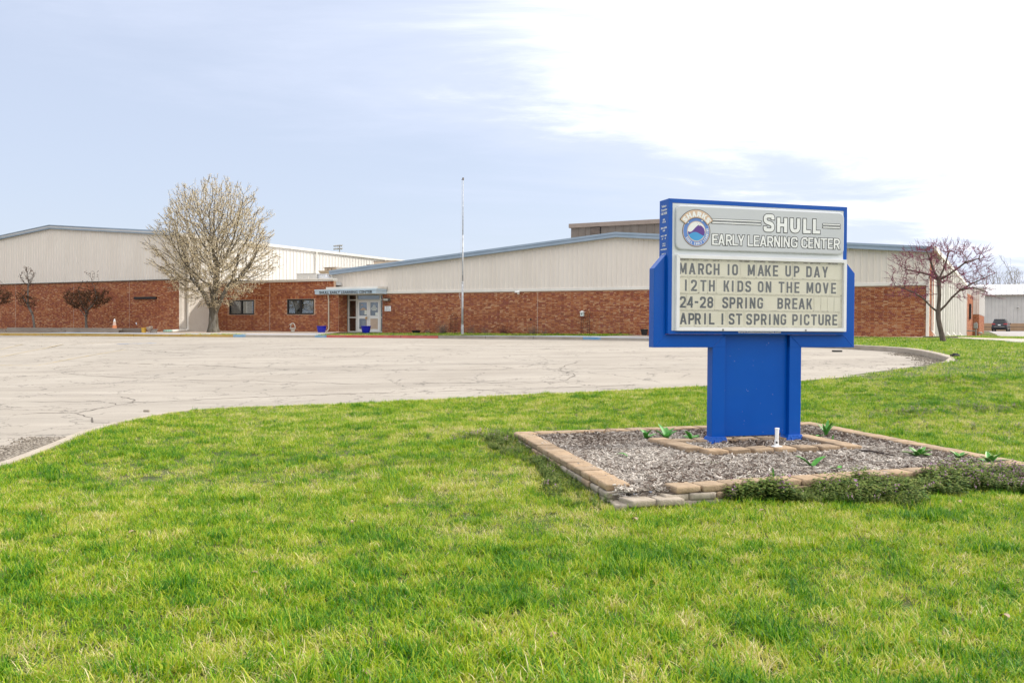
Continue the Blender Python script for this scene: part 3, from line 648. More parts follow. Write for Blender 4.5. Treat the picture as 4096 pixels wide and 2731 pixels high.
# annex (brick side block) and stepped rear block
siding(rw, RO, (SR, 48.2), (Vector((.65, 38.8, 0)).normalized().x, Vector((.65, 38.8, 0)).normalized().y), (1, -.0167), 3.4, 38.8, .75, 5.36, mat('white_fluted_wall', (.62,.585,.54), None, 1, .7), pitch=2.3, rib=.5, dep=.28, name='fluted_panel')
brickwall(rw, RO, (SR, 48.2), (.0168, 1), (1, -.0168), .14, 3.4, 1.1, 5.3, seed=12)
MB().box(SR-.2, SR+.02, 48.3, 51.6, 1.0, 5.35).build('side_wall', m_mortar, rw, off=RO)
for t0 in (53.1, 62.5, 71.5): MB().box(SR+.02, SR+.14, t0, t0+.9, 2.3, 4.2).build('window', m_dark, rw, off=RO)
MB().tube([(SR+.1, 49.3, 5.3), (SR+.1, 49.3, 1.5), (SR+.3, 49.0, 1.2)], .05, 6).build('downspout', m_cflash, rw, off=RO)
for i, (t0, dd) in enumerate(((58, .45), (66, .5), (76, .6))): MB().tube([(SR+dd, t0, 5.3), (SR+dd, t0, 1.4), (SR+dd+.3, t0-.4, 1.05)], .06, 6).build('downspout', m_cflash, rw, off=RO)
mb = MB(); mb.hexa([(SR+.1,48.0,5.36),(SR+.32,48.0,5.36),(SR+.95,87.2,5.36),(SR+.7,87.2,5.36),(SR+.1,48.0,5.58),(SR+.32,48.0,5.58),(SR+.95,87.2,5.58),(SR+.7,87.2,5.58)]); mb.build('gutter', m_cflash, rw, off=RO)
AO = (-1.5, 88, .8)
an = sthing('rear_annex', *AO, 'brick annex with stepped cream upper wall, behind the bare pink budded tree', 'building')
m_fbrick = mat('far_orange_brick', (.50,.22,.125), (.60,.30,.18), 5, .9, .2)
m_fbrickd = mat('far_brown_brick', (.17,.07,.035), (.25,.11,.055), 3, .9, .2, stretch=(1, 1, 5))
brickwall(an, AO, (-1.95, 87.05), (Vector((.56, 12.9, 0)).normalized().x, Vector((.56, 12.9, 0)).normalized().y), (1, -.043), 0, 12.9, .75, 4.9, seed=14, wm=m_mortar)
MB().box(-12, -2.2, 87.05, 100, .7, 5.0).build('structure', m_cmu, an, off=AO)
MB().box(-1.62, -1.45, 94.2, 96.2, 2.6, 4.0).build('window', m_dark, an, off=AO)
MB().box(-1.85, -1.7, 89.6, 89.75, .9, 4.9).build('downspout', m_cflash, an, off=AO)
brickwall(an, AO, (0, 100), (1, 0), (0, -1), -8, -.84, .75, 3.1, seed=15)
brickwall(an, AO, (-.84, 100), (.0253, 1), (1, -.0253), 0, 15, .75, 3.1, seed=16)
MB().box(-8, -1.0, 100.2, 115, .7, 5.6).build('structure', m_cmu, an, off=AO)
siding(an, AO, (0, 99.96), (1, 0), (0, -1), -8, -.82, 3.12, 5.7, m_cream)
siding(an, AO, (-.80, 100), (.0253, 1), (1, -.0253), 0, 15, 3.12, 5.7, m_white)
MB().box(-8.1, -.4, 99.8, 115, 5.7, 5.85).build('roof', m_roof, an, off=AO)
# far metal building
WO = (6, 125, 1.1)
wh = sthing('metal_shed', *WO, 'far pale metal building with standing seam roof beyond the dark car', 'building')
siding(wh, WO, (0, 125), (1, 0), (0, -1), -14, 34, 2.42, 5.84, mat('grey_cream_siding', (.56,.53,.49), None, 1, .6), pitch=.4, dep=.04)
m_fb = mat('far_tan_masonry', (.42,.26,.15), (.48,.31,.19), 2, .9)
MB().box(-14, 34, 124.94, 125.3, 1.0, 1.92).box(-14, 34, 124.94, 125.3, 1.98, 2.42).build('masonry_base', m_fb, wh, off=WO)
MB().box(-14, 34, 124.97, 125.3, 1.921, 1.979).build('band', m_brown, wh, off=WO)
MB().box(-14, 34, 125.3, 139, 1.0, 5.6).build('structure', m_cmu, wh, off=WO)
MB().box(-14.2, 34.2, 124.5, 124.75, 5.80, 5.90).build('gutter', m_brownl, wh, off=WO)
mb = MB()
a = -14.2; k = 0
while a < 34:
    b = min(a+.6, 34.2); mb = MB(); mb.hexa([(a,124.6,5.8),(b,124.6,5.8),(b,132,7.4),(a,132,7.4),(a,124.6,5.88),(b-.03,124.6,5.88),(b-.03,132,7.48),(a,132,7.48)])
    mb.hexa([(b-.05,124.58,5.85),(b,124.58,5.85),(b,132,7.45),(b-.05,132,7.45),(b-.05,124.58,5.96),(b,124.58,5.96),(b,132,7.56),(b-.05,132,7.56)]); mb.build('roof_panel', m_roof, wh, off=WO); a = b
wh.scale = (1.2, 1.2, 1.2); wh.location = W(7.2, 150, 1.02)
wl = sthing('wall_light', 3.75, 149.75, 4.86, 'round white wall light on the far metal building above the car', 'wall light')
MB().lathe([(.16, 0), (.2, .1), (.1, .2)], 12).build('dish', m_white, wl).rotation_euler = (math.pi/2, 0, 0)
MB().lathe([(.07, 0), (.07, .08)], 10, c=(0, 0, .2)).build('lens', m_dark, wl).rotation_euler = (math.pi/2, 0, 0)
# ---------------- rooftop equipment
def rtu(s0, s1, t0, t1, z0, z1, label, m=m_tan, hood=None, name='rooftop_unit', g=None, slats=0):
    O_ = ((s0+s1)/2, t0, z0); r_ = sthing(name, *O_, label, 'air handler' if m is m_tan else 'duct', g)
    MB().box(s0, s1, t0, t1, z0, z1).build('cabinet', m, r_, off=O_, bevel=.02)
    MB().box(s0-.04, s1+.04, t0-.04, t1, z1+.003, z1+.04).build('cap', m_brownl if m is m_tan else m, r_, off=O_)
    if hood: 
        a, b, zt_, zb_ = hood
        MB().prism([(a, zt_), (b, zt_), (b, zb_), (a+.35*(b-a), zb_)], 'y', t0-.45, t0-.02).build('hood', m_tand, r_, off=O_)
    mb = MB()
    for q in (.3, .62): mb.box(s0+(s1-s0)*q, s0+(s1-s0)*q+.05, t0-.02, t0-.003, z0+(z1-z0)*.55, z0+(z1-z0)*.8)
    mb.build('latch', m_black if m is m_tan else m_cflash, r_, off=O_)
    return r_
rtu(-43.4, -42.3, 52, 54, 5.45, 5.84, 'tan air handler with intake hood on the low roof beside the blue eave', hood=(-43.62, -42.35, 5.6, 5.22))
rtu(-43.25, -42.3, 52.2, 54, 4.5, 5.2, 'tan curb unit under the hooded air handler on the low roof')
rtu(-42.28, -40.9, 52, 54, 4.5, 5.78, 'pale cream plenum box next to the hooded air handler', m=m_cflash)
rtu(-45.2, -43.35, 51, 53, 4.5, 5.36, 'long cream duct box on the low roof behind the parapet', m=m_white, name='roof_duct')
rtu(-43.3, -42.6, 51.2, 52.6, 4.5, 5.3, 'short foil wrapped duct elbow right of the cream duct box', m=mat('foil_wrap', (.75,.76,.78), (.6,.62,.66), 12, .35, .8, 14), name='roof_duct')
rtu(-44.9, -42.6, 60, 62, 5.5, 6.88, 'tan rooftop unit half hidden by the blue sloping eave')
rtu(-45.6, -44.95, 60, 62, 5.5, 6.62, 'small dark louvred intake left of the half hidden tan unit', m=m_brownl)
PO = (-20, 62, 5.8)
pn = sthing('roof_penthouse', *PO, 'brown ribbed metal equipment penthouse on the wing roof left of the sign', 'penthouse')
MB().box(-27.95, -12, 62.05, 68, 5.9, 9.1).build('box', m_brown, pn, off=PO)
siding(pn, PO, (0, 62.03), (1, 0), (0, -1), -27.98, -12, 5.95, 9.06, m_brown, pitch=.60, rib=.05, dep=.05)
MB().box(-28.1, -11.9, 61.85, 68.1, 9.06, 9.37).build('fascia_panel', m_brownl, pn, off=PO, bevel=.01)
mb = MB()
for i in range(7): z = 8.38+i*.09; mb.hexa([(-26.3,61.9,z),(-25.6,61.9,z),(-25.6,61.99,z+.05),(-26.3,61.99,z+.05),(-26.3,61.9,z+.03),(-25.6,61.9,z+.03),(-25.6,61.99,z+.08),(-26.3,61.99,z+.08)])
mb.build('louvre', m_brownl, pn, off=PO); MB().box(-26.35, -25.55, 61.97, 62.02, 8.35, 9.04).build('louvre_back', m_black, pn, off=PO)
# ================================================================== school sign
m_blue = mat('blue_sign_paint', (0,.082,.42), (.001,.092,.46), 1.2, .45, .04, 120, spec=.12, dirt=(.005,.095,.41), dscale=.9)
MATS['blue_sign_paint'].node_tree.nodes['Principled BSDF'].inputs['Coat Weight'].default_value = .3; MATS['blue_sign_paint'].node_tree.nodes['Principled BSDF'].inputs['Coat Roughness'].default_value = .12
m_face = mat('white_sign_face', (.66,.69,.70), (.70,.72,.73), 1, .35)
m_head = mat('header_panel_white', (.57,.585,.60), (.61,.625,.64), .8, .3)
m_wfr = mat('white_frame', (.80,.79,.78), None, 2, .4)
m_board = mat('letter_board', (.66,.61,.45), (.72,.67,.52), 2.5, .6, dirt=(.36,.31,.20), dscale=5)
m_card = mat('letter_card', (.71,.66,.50), (.75,.70,.55), 4, .45)
m_dirt = mat('track_grime', (.16,.13,.08), (.50,.46,.34), 30, .8, lo=.4, hi=.6, stretch=(1, 1, 2))
m_let = mat('grey_letters', (.055,.058,.052), (.075,.078,.07), 6, .5)
m_wt = mat('white_print', (.86,.86,.84), None, 3, .5)
TH = R(15.9); SO = (2.5467, 11.3628, 0.0)
sg = thing('school_sign', SO, TH, 'tall blue monument sign with white header and letter board in the mulch bed', 'sign')
def par(x0, y0, x1, y1, w): return ('p', [(x0, y0), (x0+w, y0), (x1+w, y1), (x1, y1)])
def rc(x0, y0, x1, y1): return ('p', [(x0, y0), (x1, y0), (x1, y1), (x0, y1)])
def fillet(pts, r, n=5, closed=False):
    out = []; m = len(pts)
    for i in range(m):
        if not closed and i in (0, m-1): out.append(Vector(pts[i])); continue
        p = Vector(pts[i]); a = Vector(pts[i-1]); c = Vector(pts[(i+1) % m]); u = (a-p); v = (c-p)
        k = min(r, u.length*.5, v.length*.5); A = p+u.normalized()*k; B = p+v.normalized()*k
        for j in range(n+1):
            t = j/n; out.append(A*(1-t)**2+p*2*t*(1-t)+B*t*t)
    return out
def glyph(c, w, h, th):
    i = th/2; hw = th*1.06; r = w*.42; S = lambda p, cl=False: ('s', fillet(p, r, 5, cl), cl)
    bar = rc(0, 0, th, h)
    if c == 'A': return [par(0, 0, w/2-hw/2, h, hw), par(w-hw, 0, w/2-hw/2, h, hw), rc(w*.24, h*.20, w*.76, h*.20+th*.75)]
    if c == 'B': return [bar, S([(i, h-i), (w-i*1.1, h-i), (w-i*1.1, h*.52), (i, h*.52)]), S([(i, h*.52), (w-i, h*.52), (w-i, i), (i, i)])]
    if c == 'C': return [S([(w-i, h*.66), (w-i, h-i), (i, h-i), (i, i), (w-i, i), (w-i, h*.34)])]
    if c == 'D': return [bar, S([(i, h-i), (w-i, h-i), (w-i, i), (i, i)])]
    if c == 'E': return [bar, rc(th*.8, 0, w, th*.9), rc(th*.8, h-th*.9, w, h), rc(th*.8, h*.5-th*.42, w*.9, h*.5+th*.42)]
    if c == 'G': return [S([(w-i, h*.68), (w-i, h-i), (i, h-i), (i, i), (w-i, i), (w-i, h*.46)]), rc(w*.52, h*.40, w, h*.40+th*.8)]
    if c == 'H': return [bar, rc(w-th, 0, w, h), rc(th*.8, h*.5-th*.43, w-th*.8, h*.5+th*.43)]
    if c in 'I1': return [rc(w/2-i, 0, w/2+i, h)]
    if c == 'K': return [bar, par(th*.7, h*.36, w-hw, h, hw), par(w-hw, 0, w*.30, h*.62, hw)]
    if c == 'L': return [bar, rc(th*.8, 0, w, th*.9)]
    if c == 'M': return [bar, rc(w-th, 0, w, h), par(w/2-hw/2, h*.12, 0.2*th, h, hw*.9), par(w/2-hw/2, h*.12, w-hw*.95-.1*th, h, hw*.9)]
    if c == 'N': return [bar, rc(w-th, 0, w, h), par(w-hw, 0, 0, h, hw)]
    if c in 'O0': return [S([(i, i), (w-i, i), (w-i, h-i), (i, h-i)], True)]
    if c == 'P': return [bar, S([(i, h-i), (w-i, h-i), (w-i, h*.44), (i, h*.44)])]
    if c == 'R': return [bar, S([(i, h-i), (w-i, h-i), (w-i, h*.46), (i, h*.46)]), par(w-hw, 0, w*.40, h*.46, hw)]
    if c == 'S': return [S([(w-i, h*.70), (w-i, h-i), (i, h-i), (i, h*.56), (w-i, h*.44), (w-i, i), (i, i), (i, h*.30)])]
    if c == 'T': return [rc(w/2-i, 0, w/2+i, h), rc(0, h-th*.9, w, h)]
    if c == 'U': return [S([(i, h), (i, i), (w-i, i), (w-i, h)])]
    if c == 'V': return [par(w/2-hw/2, 0, 0, h, hw), par(w/2-hw/2, 0, w-hw, h, hw)]
    if c == 'Y': return [par(w/2-hw/2, h*.38, 0, h, hw), par(w/2-hw/2, h*.38, w-hw, h, hw), rc(w/2-i, 0, w/2+i, h*.46)]
    if c == '2': return [S([(i, h*.68), (i, h-i), (w-i, h-i), (w-i, h*.55), (i*1.2, th*.8)]), rc(0, 0, w, th*.9)]
    if c == '4': return [rc(w*.62, 0, w*.62+th, h), rc(0, h*.22, w, h*.22+th*.8), par(0, h*.24, w*.56, h, hw)]
    if c == '8': return [S([(i, h*.52), (w-i, h*.52), (w-i, h-i), (i, h-i)], True), S([(i, i), (w-i, i), (w-i, h*.52), (i, h*.52)], True)]
    if c == '-': return [rc(0, h*.42, w, h*.42+th*.95)]
    return []
def grow(pts, o):
    if o == 0: return pts
    P = [Vector(p) for p in pts]; area = sum(P[i].x*P[(i+1) % len(P)].y-P[(i+1) % len(P)].x*P[i].y for i in range(len(P)))
    sgn = 1 if area > 0 else -1; out = []
    for i, p in enumerate(P):
        a = (p-P[i-1]).normalized(); b = (P[(i+1) % len(P)]-p).normalized()
        na = Vector((a.y, -a.x))*sgn; nb = Vector((b.y, -b.x))*sgn; m_ = (na+nb); m_.normalize(); out.append(p+m_*(o/max(.45, m_.dot(na))))
    return out
def put_glyph(mb, c, x, y, w, h, th, b, o=0.0, step=.0001, slant=0):
    """adds the glyph to mb as flat faces in the plane y=b (sign space), each piece 0.1 mm proud of the last"""
    lv = 0
    for g in glyph(c, w, h, th):
        bb = b-lv*step; lv += 1
        if g[0] == 'p': mb.poly([(x+p[0], bb, y+p[1]) for p in grow(g[1], o)])
        else:
            P = list(g[1]); cl = g[2]; hh = th/2+o
            if not cl and o:
                P[0] = P[0]+(P[0]-P[1]).normalized()*o; P[-1] = P[-1]+(P[-1]-P[-2]).normalized()*o
            n = len(P); b0 = len(mb.v)
            for i, p in enumerate(P):
                a_ = P[i-1] if (i or cl) else p; c_ = P[(i+1) % n] if (i < n-1 or cl) else p
                d = (c_-a_).normalized(); q = Vector((d.y, -d.x))
                for s_ in (1, -1): v = p+q*hh*s_; mb.v.append((x+v.x, bb, y+v.y))
            for i in range(n-1 if not cl else n):
                j = (i+1) % n; mb.face(b0+2*i, b0+2*j, b0+2*j+1, b0+2*i+1)
LD = .14
for sd_, (a0, a1) in enumerate(((0, .18), (1.115, 1.29))):
    leg = MB().box(a0, a1, 0, LD, .03, 1.43).build('leg', m_blue, sg, bevel=.006)
    mb = MB(); k = .065
    mb.hexa([(a0-.02-k, -.015-k*.6, -.02), (a1+.02+k*.4, -.015-k*.6, -.02), (a1+.02+k*.4, LD+.05, -.02), (a0-.02-k, LD+.05, -.02), (a0-.012, -.015, .13), (a1+.012, -.015, .13), (a1+.012, LD+.015, .13), (a0-.012, LD+.015, .13)])
    ft = mb.build('leg_base', m_blue, sg, bevel=.004)
    mb = MB()
    for g in (a0+.02, a1-.035): mb.prism([(-.015, .12), (-.10, -.02), (-.015, -.02)], 'x', g, g+.012)
    mb.prism([(-.015, .12), (-.10, -.02), (-.015, -.02)], 'x', a1+.005, a1+.017)
    mb.build('gusset', m_blue, ft)
    MB().tube([(a1-.06+.035, -.075, -.02), (a1-.06+.035, -.075, .075)], .009, 8).box(a1-.045, a1-.005, -.095, -.055, -.01, .008).build('anchor_bolt', mat('zinc', (.30,.29,.27), None, 20, .45, metal=.8), ft)
MB().box(.1805, 1.1145, .06, .10, .125, 1.45).build('centre_panel', m_blue, sg, bevel=.003)
for a, pts in ((0, [(-.818,1.267),(.18,1.267),(.18,1.431),(-.657,1.431),(-.657,2.43),(-.818,2.25)]), (1, [(2.09,1.267),(2.09,2.25),(1.92,2.43),(1.92,1.431),(1.115,1.431),(1.115,1.267)])):
    arm = MB().prism(pts, 'y', -.002, LD+.002).build('side_arm', m_blue, sg, bevel=.005)
    if a == 0: sm_ = [[(-.818,1.267),(-.657,1.431)], [(0.003,1.27),(.178,1.43)]]
    else: sm_ = [[(2.09,1.267),(1.92,1.431)], [(1.287,1.27),(1.117,1.43)]]
    mb = MB()
    for s in sm_: mb.tube([(p[0], -.003, p[1]) for p in s], .004, 6)
    mb.build('weld_seam', m_blue, arm)
r_ = random.Random(2); pc = MB()
for _ in range(26):
    a, z_, q_ = r_.uniform(.2, 1.1), r_.uniform(.15, 1.4), r_.uniform(.0012, .003)
    pc.poly([(a+q_*math.cos(k)*r_.uniform(.5, 1.5), .0594, z_+q_*math.sin(k)*r_.uniform(.5, 1.5)) for k in (5, 4, 3, 2, 1, 0)])
pc.build('paint_chips', m_wt, sg, kind='stuff')
for a in (.06, .12, 1.17, 1.23): MB().tube([(a, .0, .115), (a, -.022, .115)], .008, 6).build('bolt_head', m_blue, sg)
CB = -.06
cb = MB(); f = .052
cb.box(-.657, 1.915, CB+.012, .20, 1.434, 3.114)
cab = cb.build('cabinet', m_blue, sg, bevel=.004)
mb = MB()
mb.prism([(-.657,1.434),(1.915,1.434),(1.915-f,1.434+f*.8),(-.657+f,1.434+f*.8)], 'y', CB-.004, CB+.011).prism([(-.657,3.114),(-.657+f,3.114-f),(1.915-f,3.114-f),(1.915,3.114)], 'y', CB-.004, CB+.011)
mb.prism([(-.657,1.438),(-.657+f,1.434+f*.8+.002),(-.657+f,3.112-f),(-.657,3.110)], 'y', CB-.0035, CB+.011).prism([(1.915,1.438),(1.915,3.110),(1.915-f,3.112-f),(1.915-f,1.434+f*.8+.002)], 'y', CB-.0035, CB+.011)
mb.build('frame', m_blue, cab)
MB().box(-.604, 1.862, CB, CB+.011, 1.478, 3.06).build('white_face', m_face, sg)
# header panel: pan formed acrylic with rounded corners
hp = fillet([(-.572,2.482),(1.853,2.482),(1.853,3.036),(-.572,3.036)], .085, 6, True)
hb = MB(); hb.prism([(p.x, p.y) for p in hp], 'y', CB-.034, CB-.001); hd = hb.build('header_panel', m_head, sg, bevel=.018, seg=3)
HB = CB-.036
bk, wh_ = MB(), MB()
def outl(c, x0, x1, z0, h, th, o=.008):
    put_glyph(bk, c, x0, z0, x1-x0, h, th, HB, o); put_glyph(wh_, c, x0, z0, x1-x0, h, th, HB-.0016)
for c, a, b in [('S',.652,.808),('H',.847,.995),('U',1.038,1.184),('L',1.23,1.343),('L',1.374,1.484)]: outl(c, a, b, 2.745, .225 if c == 'S' else .187, .046, .009)
for c, a, b in [('E',-.075,.006),('A',.008,.103),('R',.118,.205),('L',.21,.288),('Y',.284,.381),('L',.426,.506),('E',.513,.593),('A',.599,.699),('R',.706,.796),('N',.806,.893),('I',.904,.933),('N',.944,1.035),('G',1.051,1.150),('C',1.205,1.300),('E',1.308,1.385),('N',1.398,1.482),('T',1.49,1.592),('E',1.601,1.678),('R',1.691,1.785)]:
    outl(c, a, b, 2.555, .136, .0235, .0078)
for a, b in ((-.078,.615),(1.524,1.785)):
    for z in (2.825, 2.862):
        bk.poly([(a-.0065, HB, z-.0065), (b+.0065, HB, z-.0065), (b+.0065, HB, z+.0235), (a-.0065, HB, z+.0235)]); wh_.poly([(a+.001, HB-.0016, z+.001), (b-.001, HB-.0016, z+.001), (b-.001, HB-.0016, z+.017), (a+.001, HB-.0016, z+.017)])
bk.build('lettering_outline', m_ink, hd); wh_.build('lettering', m_wt, hd)
# round school emblem (ring, name band and bubbles)
EX, EZ = -.294, 2.715
m_eb = mat('emblem_blue', (.12,.24,.58), None, 3, .5); m_et = mat('emblem_tan', (.68,.50,.36), None, 3, .5); m_pu = mat('emblem_purple', (.12,.045,.27), None, 3, .5); m_sky = mat('emblem_sky_blue', (.06,.33,.66), None, 3, .5)
def disc(r, b, m, par_, nm, rz=None, cx=EX, cz=EZ, n=40):
    mb = MB(); mb.poly([(cx+r*math.cos(2*math.pi*k/n), b, cz+(rz or r)*math.sin(2*math.pi*k/n)) for k in range(n)][::-1]); return mb.build(nm, m, par_)
em = disc(.193, HB, m_ink, sg, 'emblem')
disc(.186, HB-.0008, m_et, em, 'ring'); disc(.179, HB-.0014, m_eb, em, 'ring'); disc(.128, HB-.002, m_et, em, 'ring'); disc(.119, HB-.0026, m_wt, em, 'inner_disc')
def wave(m, z0, amp, b, ph):
    mb = MB(); top = []; n = 24; r = .116
    for k in range(n+1):
        x = -r+2*r*k/n; zt_ = min(z0+amp*math.sin(x*24+ph), math.sqrt(max(0, r*r-x*x))); top.append((x, zt_))
    for k in range(n):
        (x0, a), (x1, c) = top[k], top[k+1]; l0 = -math.sqrt(max(0, r*r-x0*x0)); l1 = -math.sqrt(max(0, r*r-x1*x1))
        mb.poly([(EX+x0, b, EZ+min(l0, a)), (EX+x1, b, EZ+min(l1, c)), (EX+x1, b, EZ+max(c, l1)), (EX+x0, b, EZ+max(a, l0))])
    mb.build('wave', m, em)
wave(m_pu, .036, .045, HB-.0032, .6); wave(m_sky, -.03, .022, HB-.0038, 2.0)
for x, z, r in ((-.115,.105,.008),(.075,.135,.009),(.045,.082,.013),(.012,.10,.006),(-.07,.075,.004)):
    disc(r, HB-.0042, m_wt if abs(x) > .06 else m_ink, em, 'bubble', cx=EX+x, cz=EZ+z, n=14)
    if abs(x) < .06: disc(r*.85, HB-.0048, m_wt, em, 'bubble', cx=EX+x, cz=EZ+z, n=14)
def arc_text(s, r, a0, a1, w, h, th, m, b, inward=False, o=0.0, nm='letter'):
    mb = MB(); n = len(s)
    for i, c in enumerate(s):
        if c == ' ': continue
        an = a0+(a1-a0)*i/(n-1); t = MB(); put_glyph(t, c, -w/2, -h/2, w, h, th, 0, o)
        rot = (an+math.pi/2) if inward else (an-math.pi/2); cx, cz = EX+r*math.cos(an), EZ+r*math.sin(an); k = len(mb.v)
        mb.v += [(cx+v[0]*math.cos(rot)-v[2]*math.sin(rot), b+v[1], cz+v[0]*math.sin(rot)+v[2]*math.cos(rot)) for v in t.v]
        mb.f += [tuple(q+k for q in f_) for f_ in t.f]; mb.m += t.m; mb.t += t.t
    return mb.build(nm, m, em)
def band(r0, r1, a0, a1, m, b, nm):
    mb = MB(); n = 30
    for k in range(n):
        A, B = a0+(a1-a0)*k/n, a0+(a1-a0)*(k+1)/n
        q = lambda r, a: (EX+r*math.cos(a), b, EZ-.015+r*math.sin(a)*1.06); mb.poly([q(r0, A), q(r1, A), q(r1, B), q(r0, B)])
    mb.build(nm, m, em)
band(.170, .272, R(148), R(32), m_ink, HB-.0050, 'name_band'); band(.175, .266, R(147), R(33), m_et, HB-.0056, 'name_band')
arc_text('SHARKS', .214, R(138), R(42), .060, .066, .021, m_wt, HB-.0068)
arc_text('SHULL EARLY LEARNING', .153, R(212), R(372), .0165, .032, .0055, m_wt, HB-.0030, inward=True)
# letter board
lbd = MB().box(-.51, 1.852, CB-.012, CB-.001, 1.514, 2.382).build('letter_board', m_board, sg)
lf = MB(); x0, x1, z0, z1, w = -.562, 1.890, 1.476, 2.419, .044
lf.prism([(x0,z0),(x1,z0),(x1-w,z0+w),(x0+w,z0+w)], 'y', CB-.05, CB-.0005).prism([(x0,z1),(x0+w,z1-w),(x1-w,z1-w),(x1,z1)], 'y', CB-.05, CB-.0005)
lf.prism([(x0,z0+.001),(x0+w,z0+w+.001),(x0+w,z1-w-.001),(x0,z1-.001)], 'y', CB-.0495, CB-.0005).prism([(x1,z0+.001),(x1,z1-.001),(x1-w,z1-w-.001),(x1-w,z0+w+.001)], 'y', CB-.0495, CB-.0005)
fr_ = lf.build('board_frame', m_wfr, sg, bevel=.003); m_cc = glass_mat('clear_cover', alpha=.035); m_cc.node_tree.nodes['Transparent BSDF'].inputs[0].default_value = (.985, .985, .98, 1)
MB().box(x0+w, x1-w, CB-.040, CB-.038, z0+w, z1-w).build('clear_cover', m_cc, fr_)
for a in (.082, 1.276):
    MB().prism([(a+.013*math.cos(k), 1.492+.013*math.sin(k)) for k in np.linspace(0, 6.28, 17)[:-1]], 'y', CB-.056, CB-.05).build('lock', mat('steel', (.35,.35,.35), None, 5, .35, metal=.8), fr_)
    MB().prism([(a+.006*math.cos(k), 1.492+.006*math.sin(k)) for k in np.linspace(0, 6.28, 11)[:-1]], 'y', CB-.0575, CB-.0561).build('keyhole', m_black, fr_)
tb = MB(); gm = MB(); rr_ = random.Random(3)
ROWZ = [2.180, 1.972, 1.763, 1.557]; RH = .142
for z in ROWZ+[2.365]:
    zz_ = z-.034 if z != 2.365 else 2.346
    tb.box(-.509, 1.851, CB-.017, CB-.0121, zz_, zz_+.006)
    a = -.50
    while a < 1.82:
        l = rr_.uniform(.03, .17); gm.box(a, min(1.85, a+l), CB-.0135, CB-.0122, zz_+.007, zz_+.007+rr_.uniform(.004, .013)*(1.6 if z == 2.365 else 1)); a += l+rr_.uniform(.02, .12)
tb.build('letter_track', m_card, lbd); gm.build('grime', m_dirt, lbd)
jb = MB()
for a in np.arange(-.40, 1.85, .118): jb.box(a, a+.0025, CB-.0128, CB-.0121, 1.52, 2.38)
jb.build('board_seam', m_dirt, lbd)
ROWS = [[('M',-.463),('A',-.336),('R',-.213),('C',-.106),('H',.003),('1',.171),('0',.263),('M',.495),('A',.632),('K',.737),('E',.845),('U',1.03),('P',1.155),('D',1.339),('A',1.458),('Y',1.58)],
 [('1',-.421),('2',-.309),('T',-.179),('H',-.061),('K',.145),('I',.232),('D',.34),('S',.453),('O',.632),('N',.745),('T',.935),('H',1.05),('E',1.162),('M',1.355),('O',1.479),('V',1.593),('E',1.712)],
 [('2',-.46),('4',-.363),('-',-.272),('2',-.183),('8',-.081),('S',.129),('P',.232),('R',.337),('I',.425),('N',.518),('G',.627),('B',.919),('R',1.027),('E',1.134),('A',1.236),('K',1.349)],
 [('A',-.452),('P',-.341),('R',-.251),('I',-.152),('L',-.058),('1',.091),('S',.221),('T',.327),('S',.471),('P',.58),('R',.682),('I',.769),('N',.864),('G',.967),('P',1.139),('I',1.226),('C',1.312),('T',1.42),('U',1.528),('R',1.633),('E',1.736)]]
for k, row in enumerate(ROWS):
    for c, a in row:
        w = {'M': .104, 'I': .05, '1': .05, 'A': .096, '-': .05, 'V': .09, 'Y': .09, 'T': .085, 'E': .076, 'L': .078}.get(c, .084)
        mb = MB(); mb.cur = 0; cw = w/2+.012; zc = ROWZ[k]
        mb.box(a-cw, a+cw, CB-.0155, CB-.0140, zc-.024, zc+RH+.022); mb.cur = 1
        put_glyph(mb, c, a-w/2, zc, w, RH, .0265, CB-.0162)
        mb.build('letter', [m_card, m_let], lbd)
# clear blank cards between words
for k, L in enumerate(([.09,.39,.94,1.25,1.68,1.77],[-.49,.05,.54,.84,1.25],[.03,.73,.82,1.47,1.57,1.67,1.77],[0.02,1.05])):
    for a in L: MB().box(a-.045, a+.045, CB-.0152, CB-.0140, ROWZ[k]-.022, ROWZ[k]+RH+.02).build('blank_card', m_card, lbd)
btext('www.RobsonSchoolSigns.com', 'maker_lettering', m_wt, cab, (.322, CB-.0055, 1.4515), (math.pi/2, 0, 0), .044, sx=1.0, bold=.0008, ext=.0005)
q = [o for o in sg.children_recursive if o.name.startswith('maker_lettering')][0]; q.scale[0] = .615/max(v.co.x for v in q.data.vertices)
z = 3.02
for s, h, dz in (('Robson', .042, .046), ('Corporation', .042, .048), ('1-800-770-8585', .042, .07), ('SIGN', .028, .03), ('1 OF 2M', .028, .075), ('SERIAL NUMBER', .03, .034), ('13904', .028, .065), ('VOLTS   AMPS', .03, .034), ('120      4.0', .028, .06), ('1 UNIT 60', .022, .026), ('1.0 PHASE', .022, .045), ('www.robsonschoolsigns.com', .026, .08), ('[ETL]', .05, .05)):
    o = btext(s, 'side_lettering', m_wt, cab, (-.6575-.0006, .07, z), (math.pi/2, 0, -math.pi/2), h, ext=.0004, align='CENTER', bold=.0006)
    wd = max(v.co.x for v in o.data.vertices)-min(v.co.x for v in o.data.vertices)
    if wd > .17: o.scale[0] = .17/wd
    z -= dz
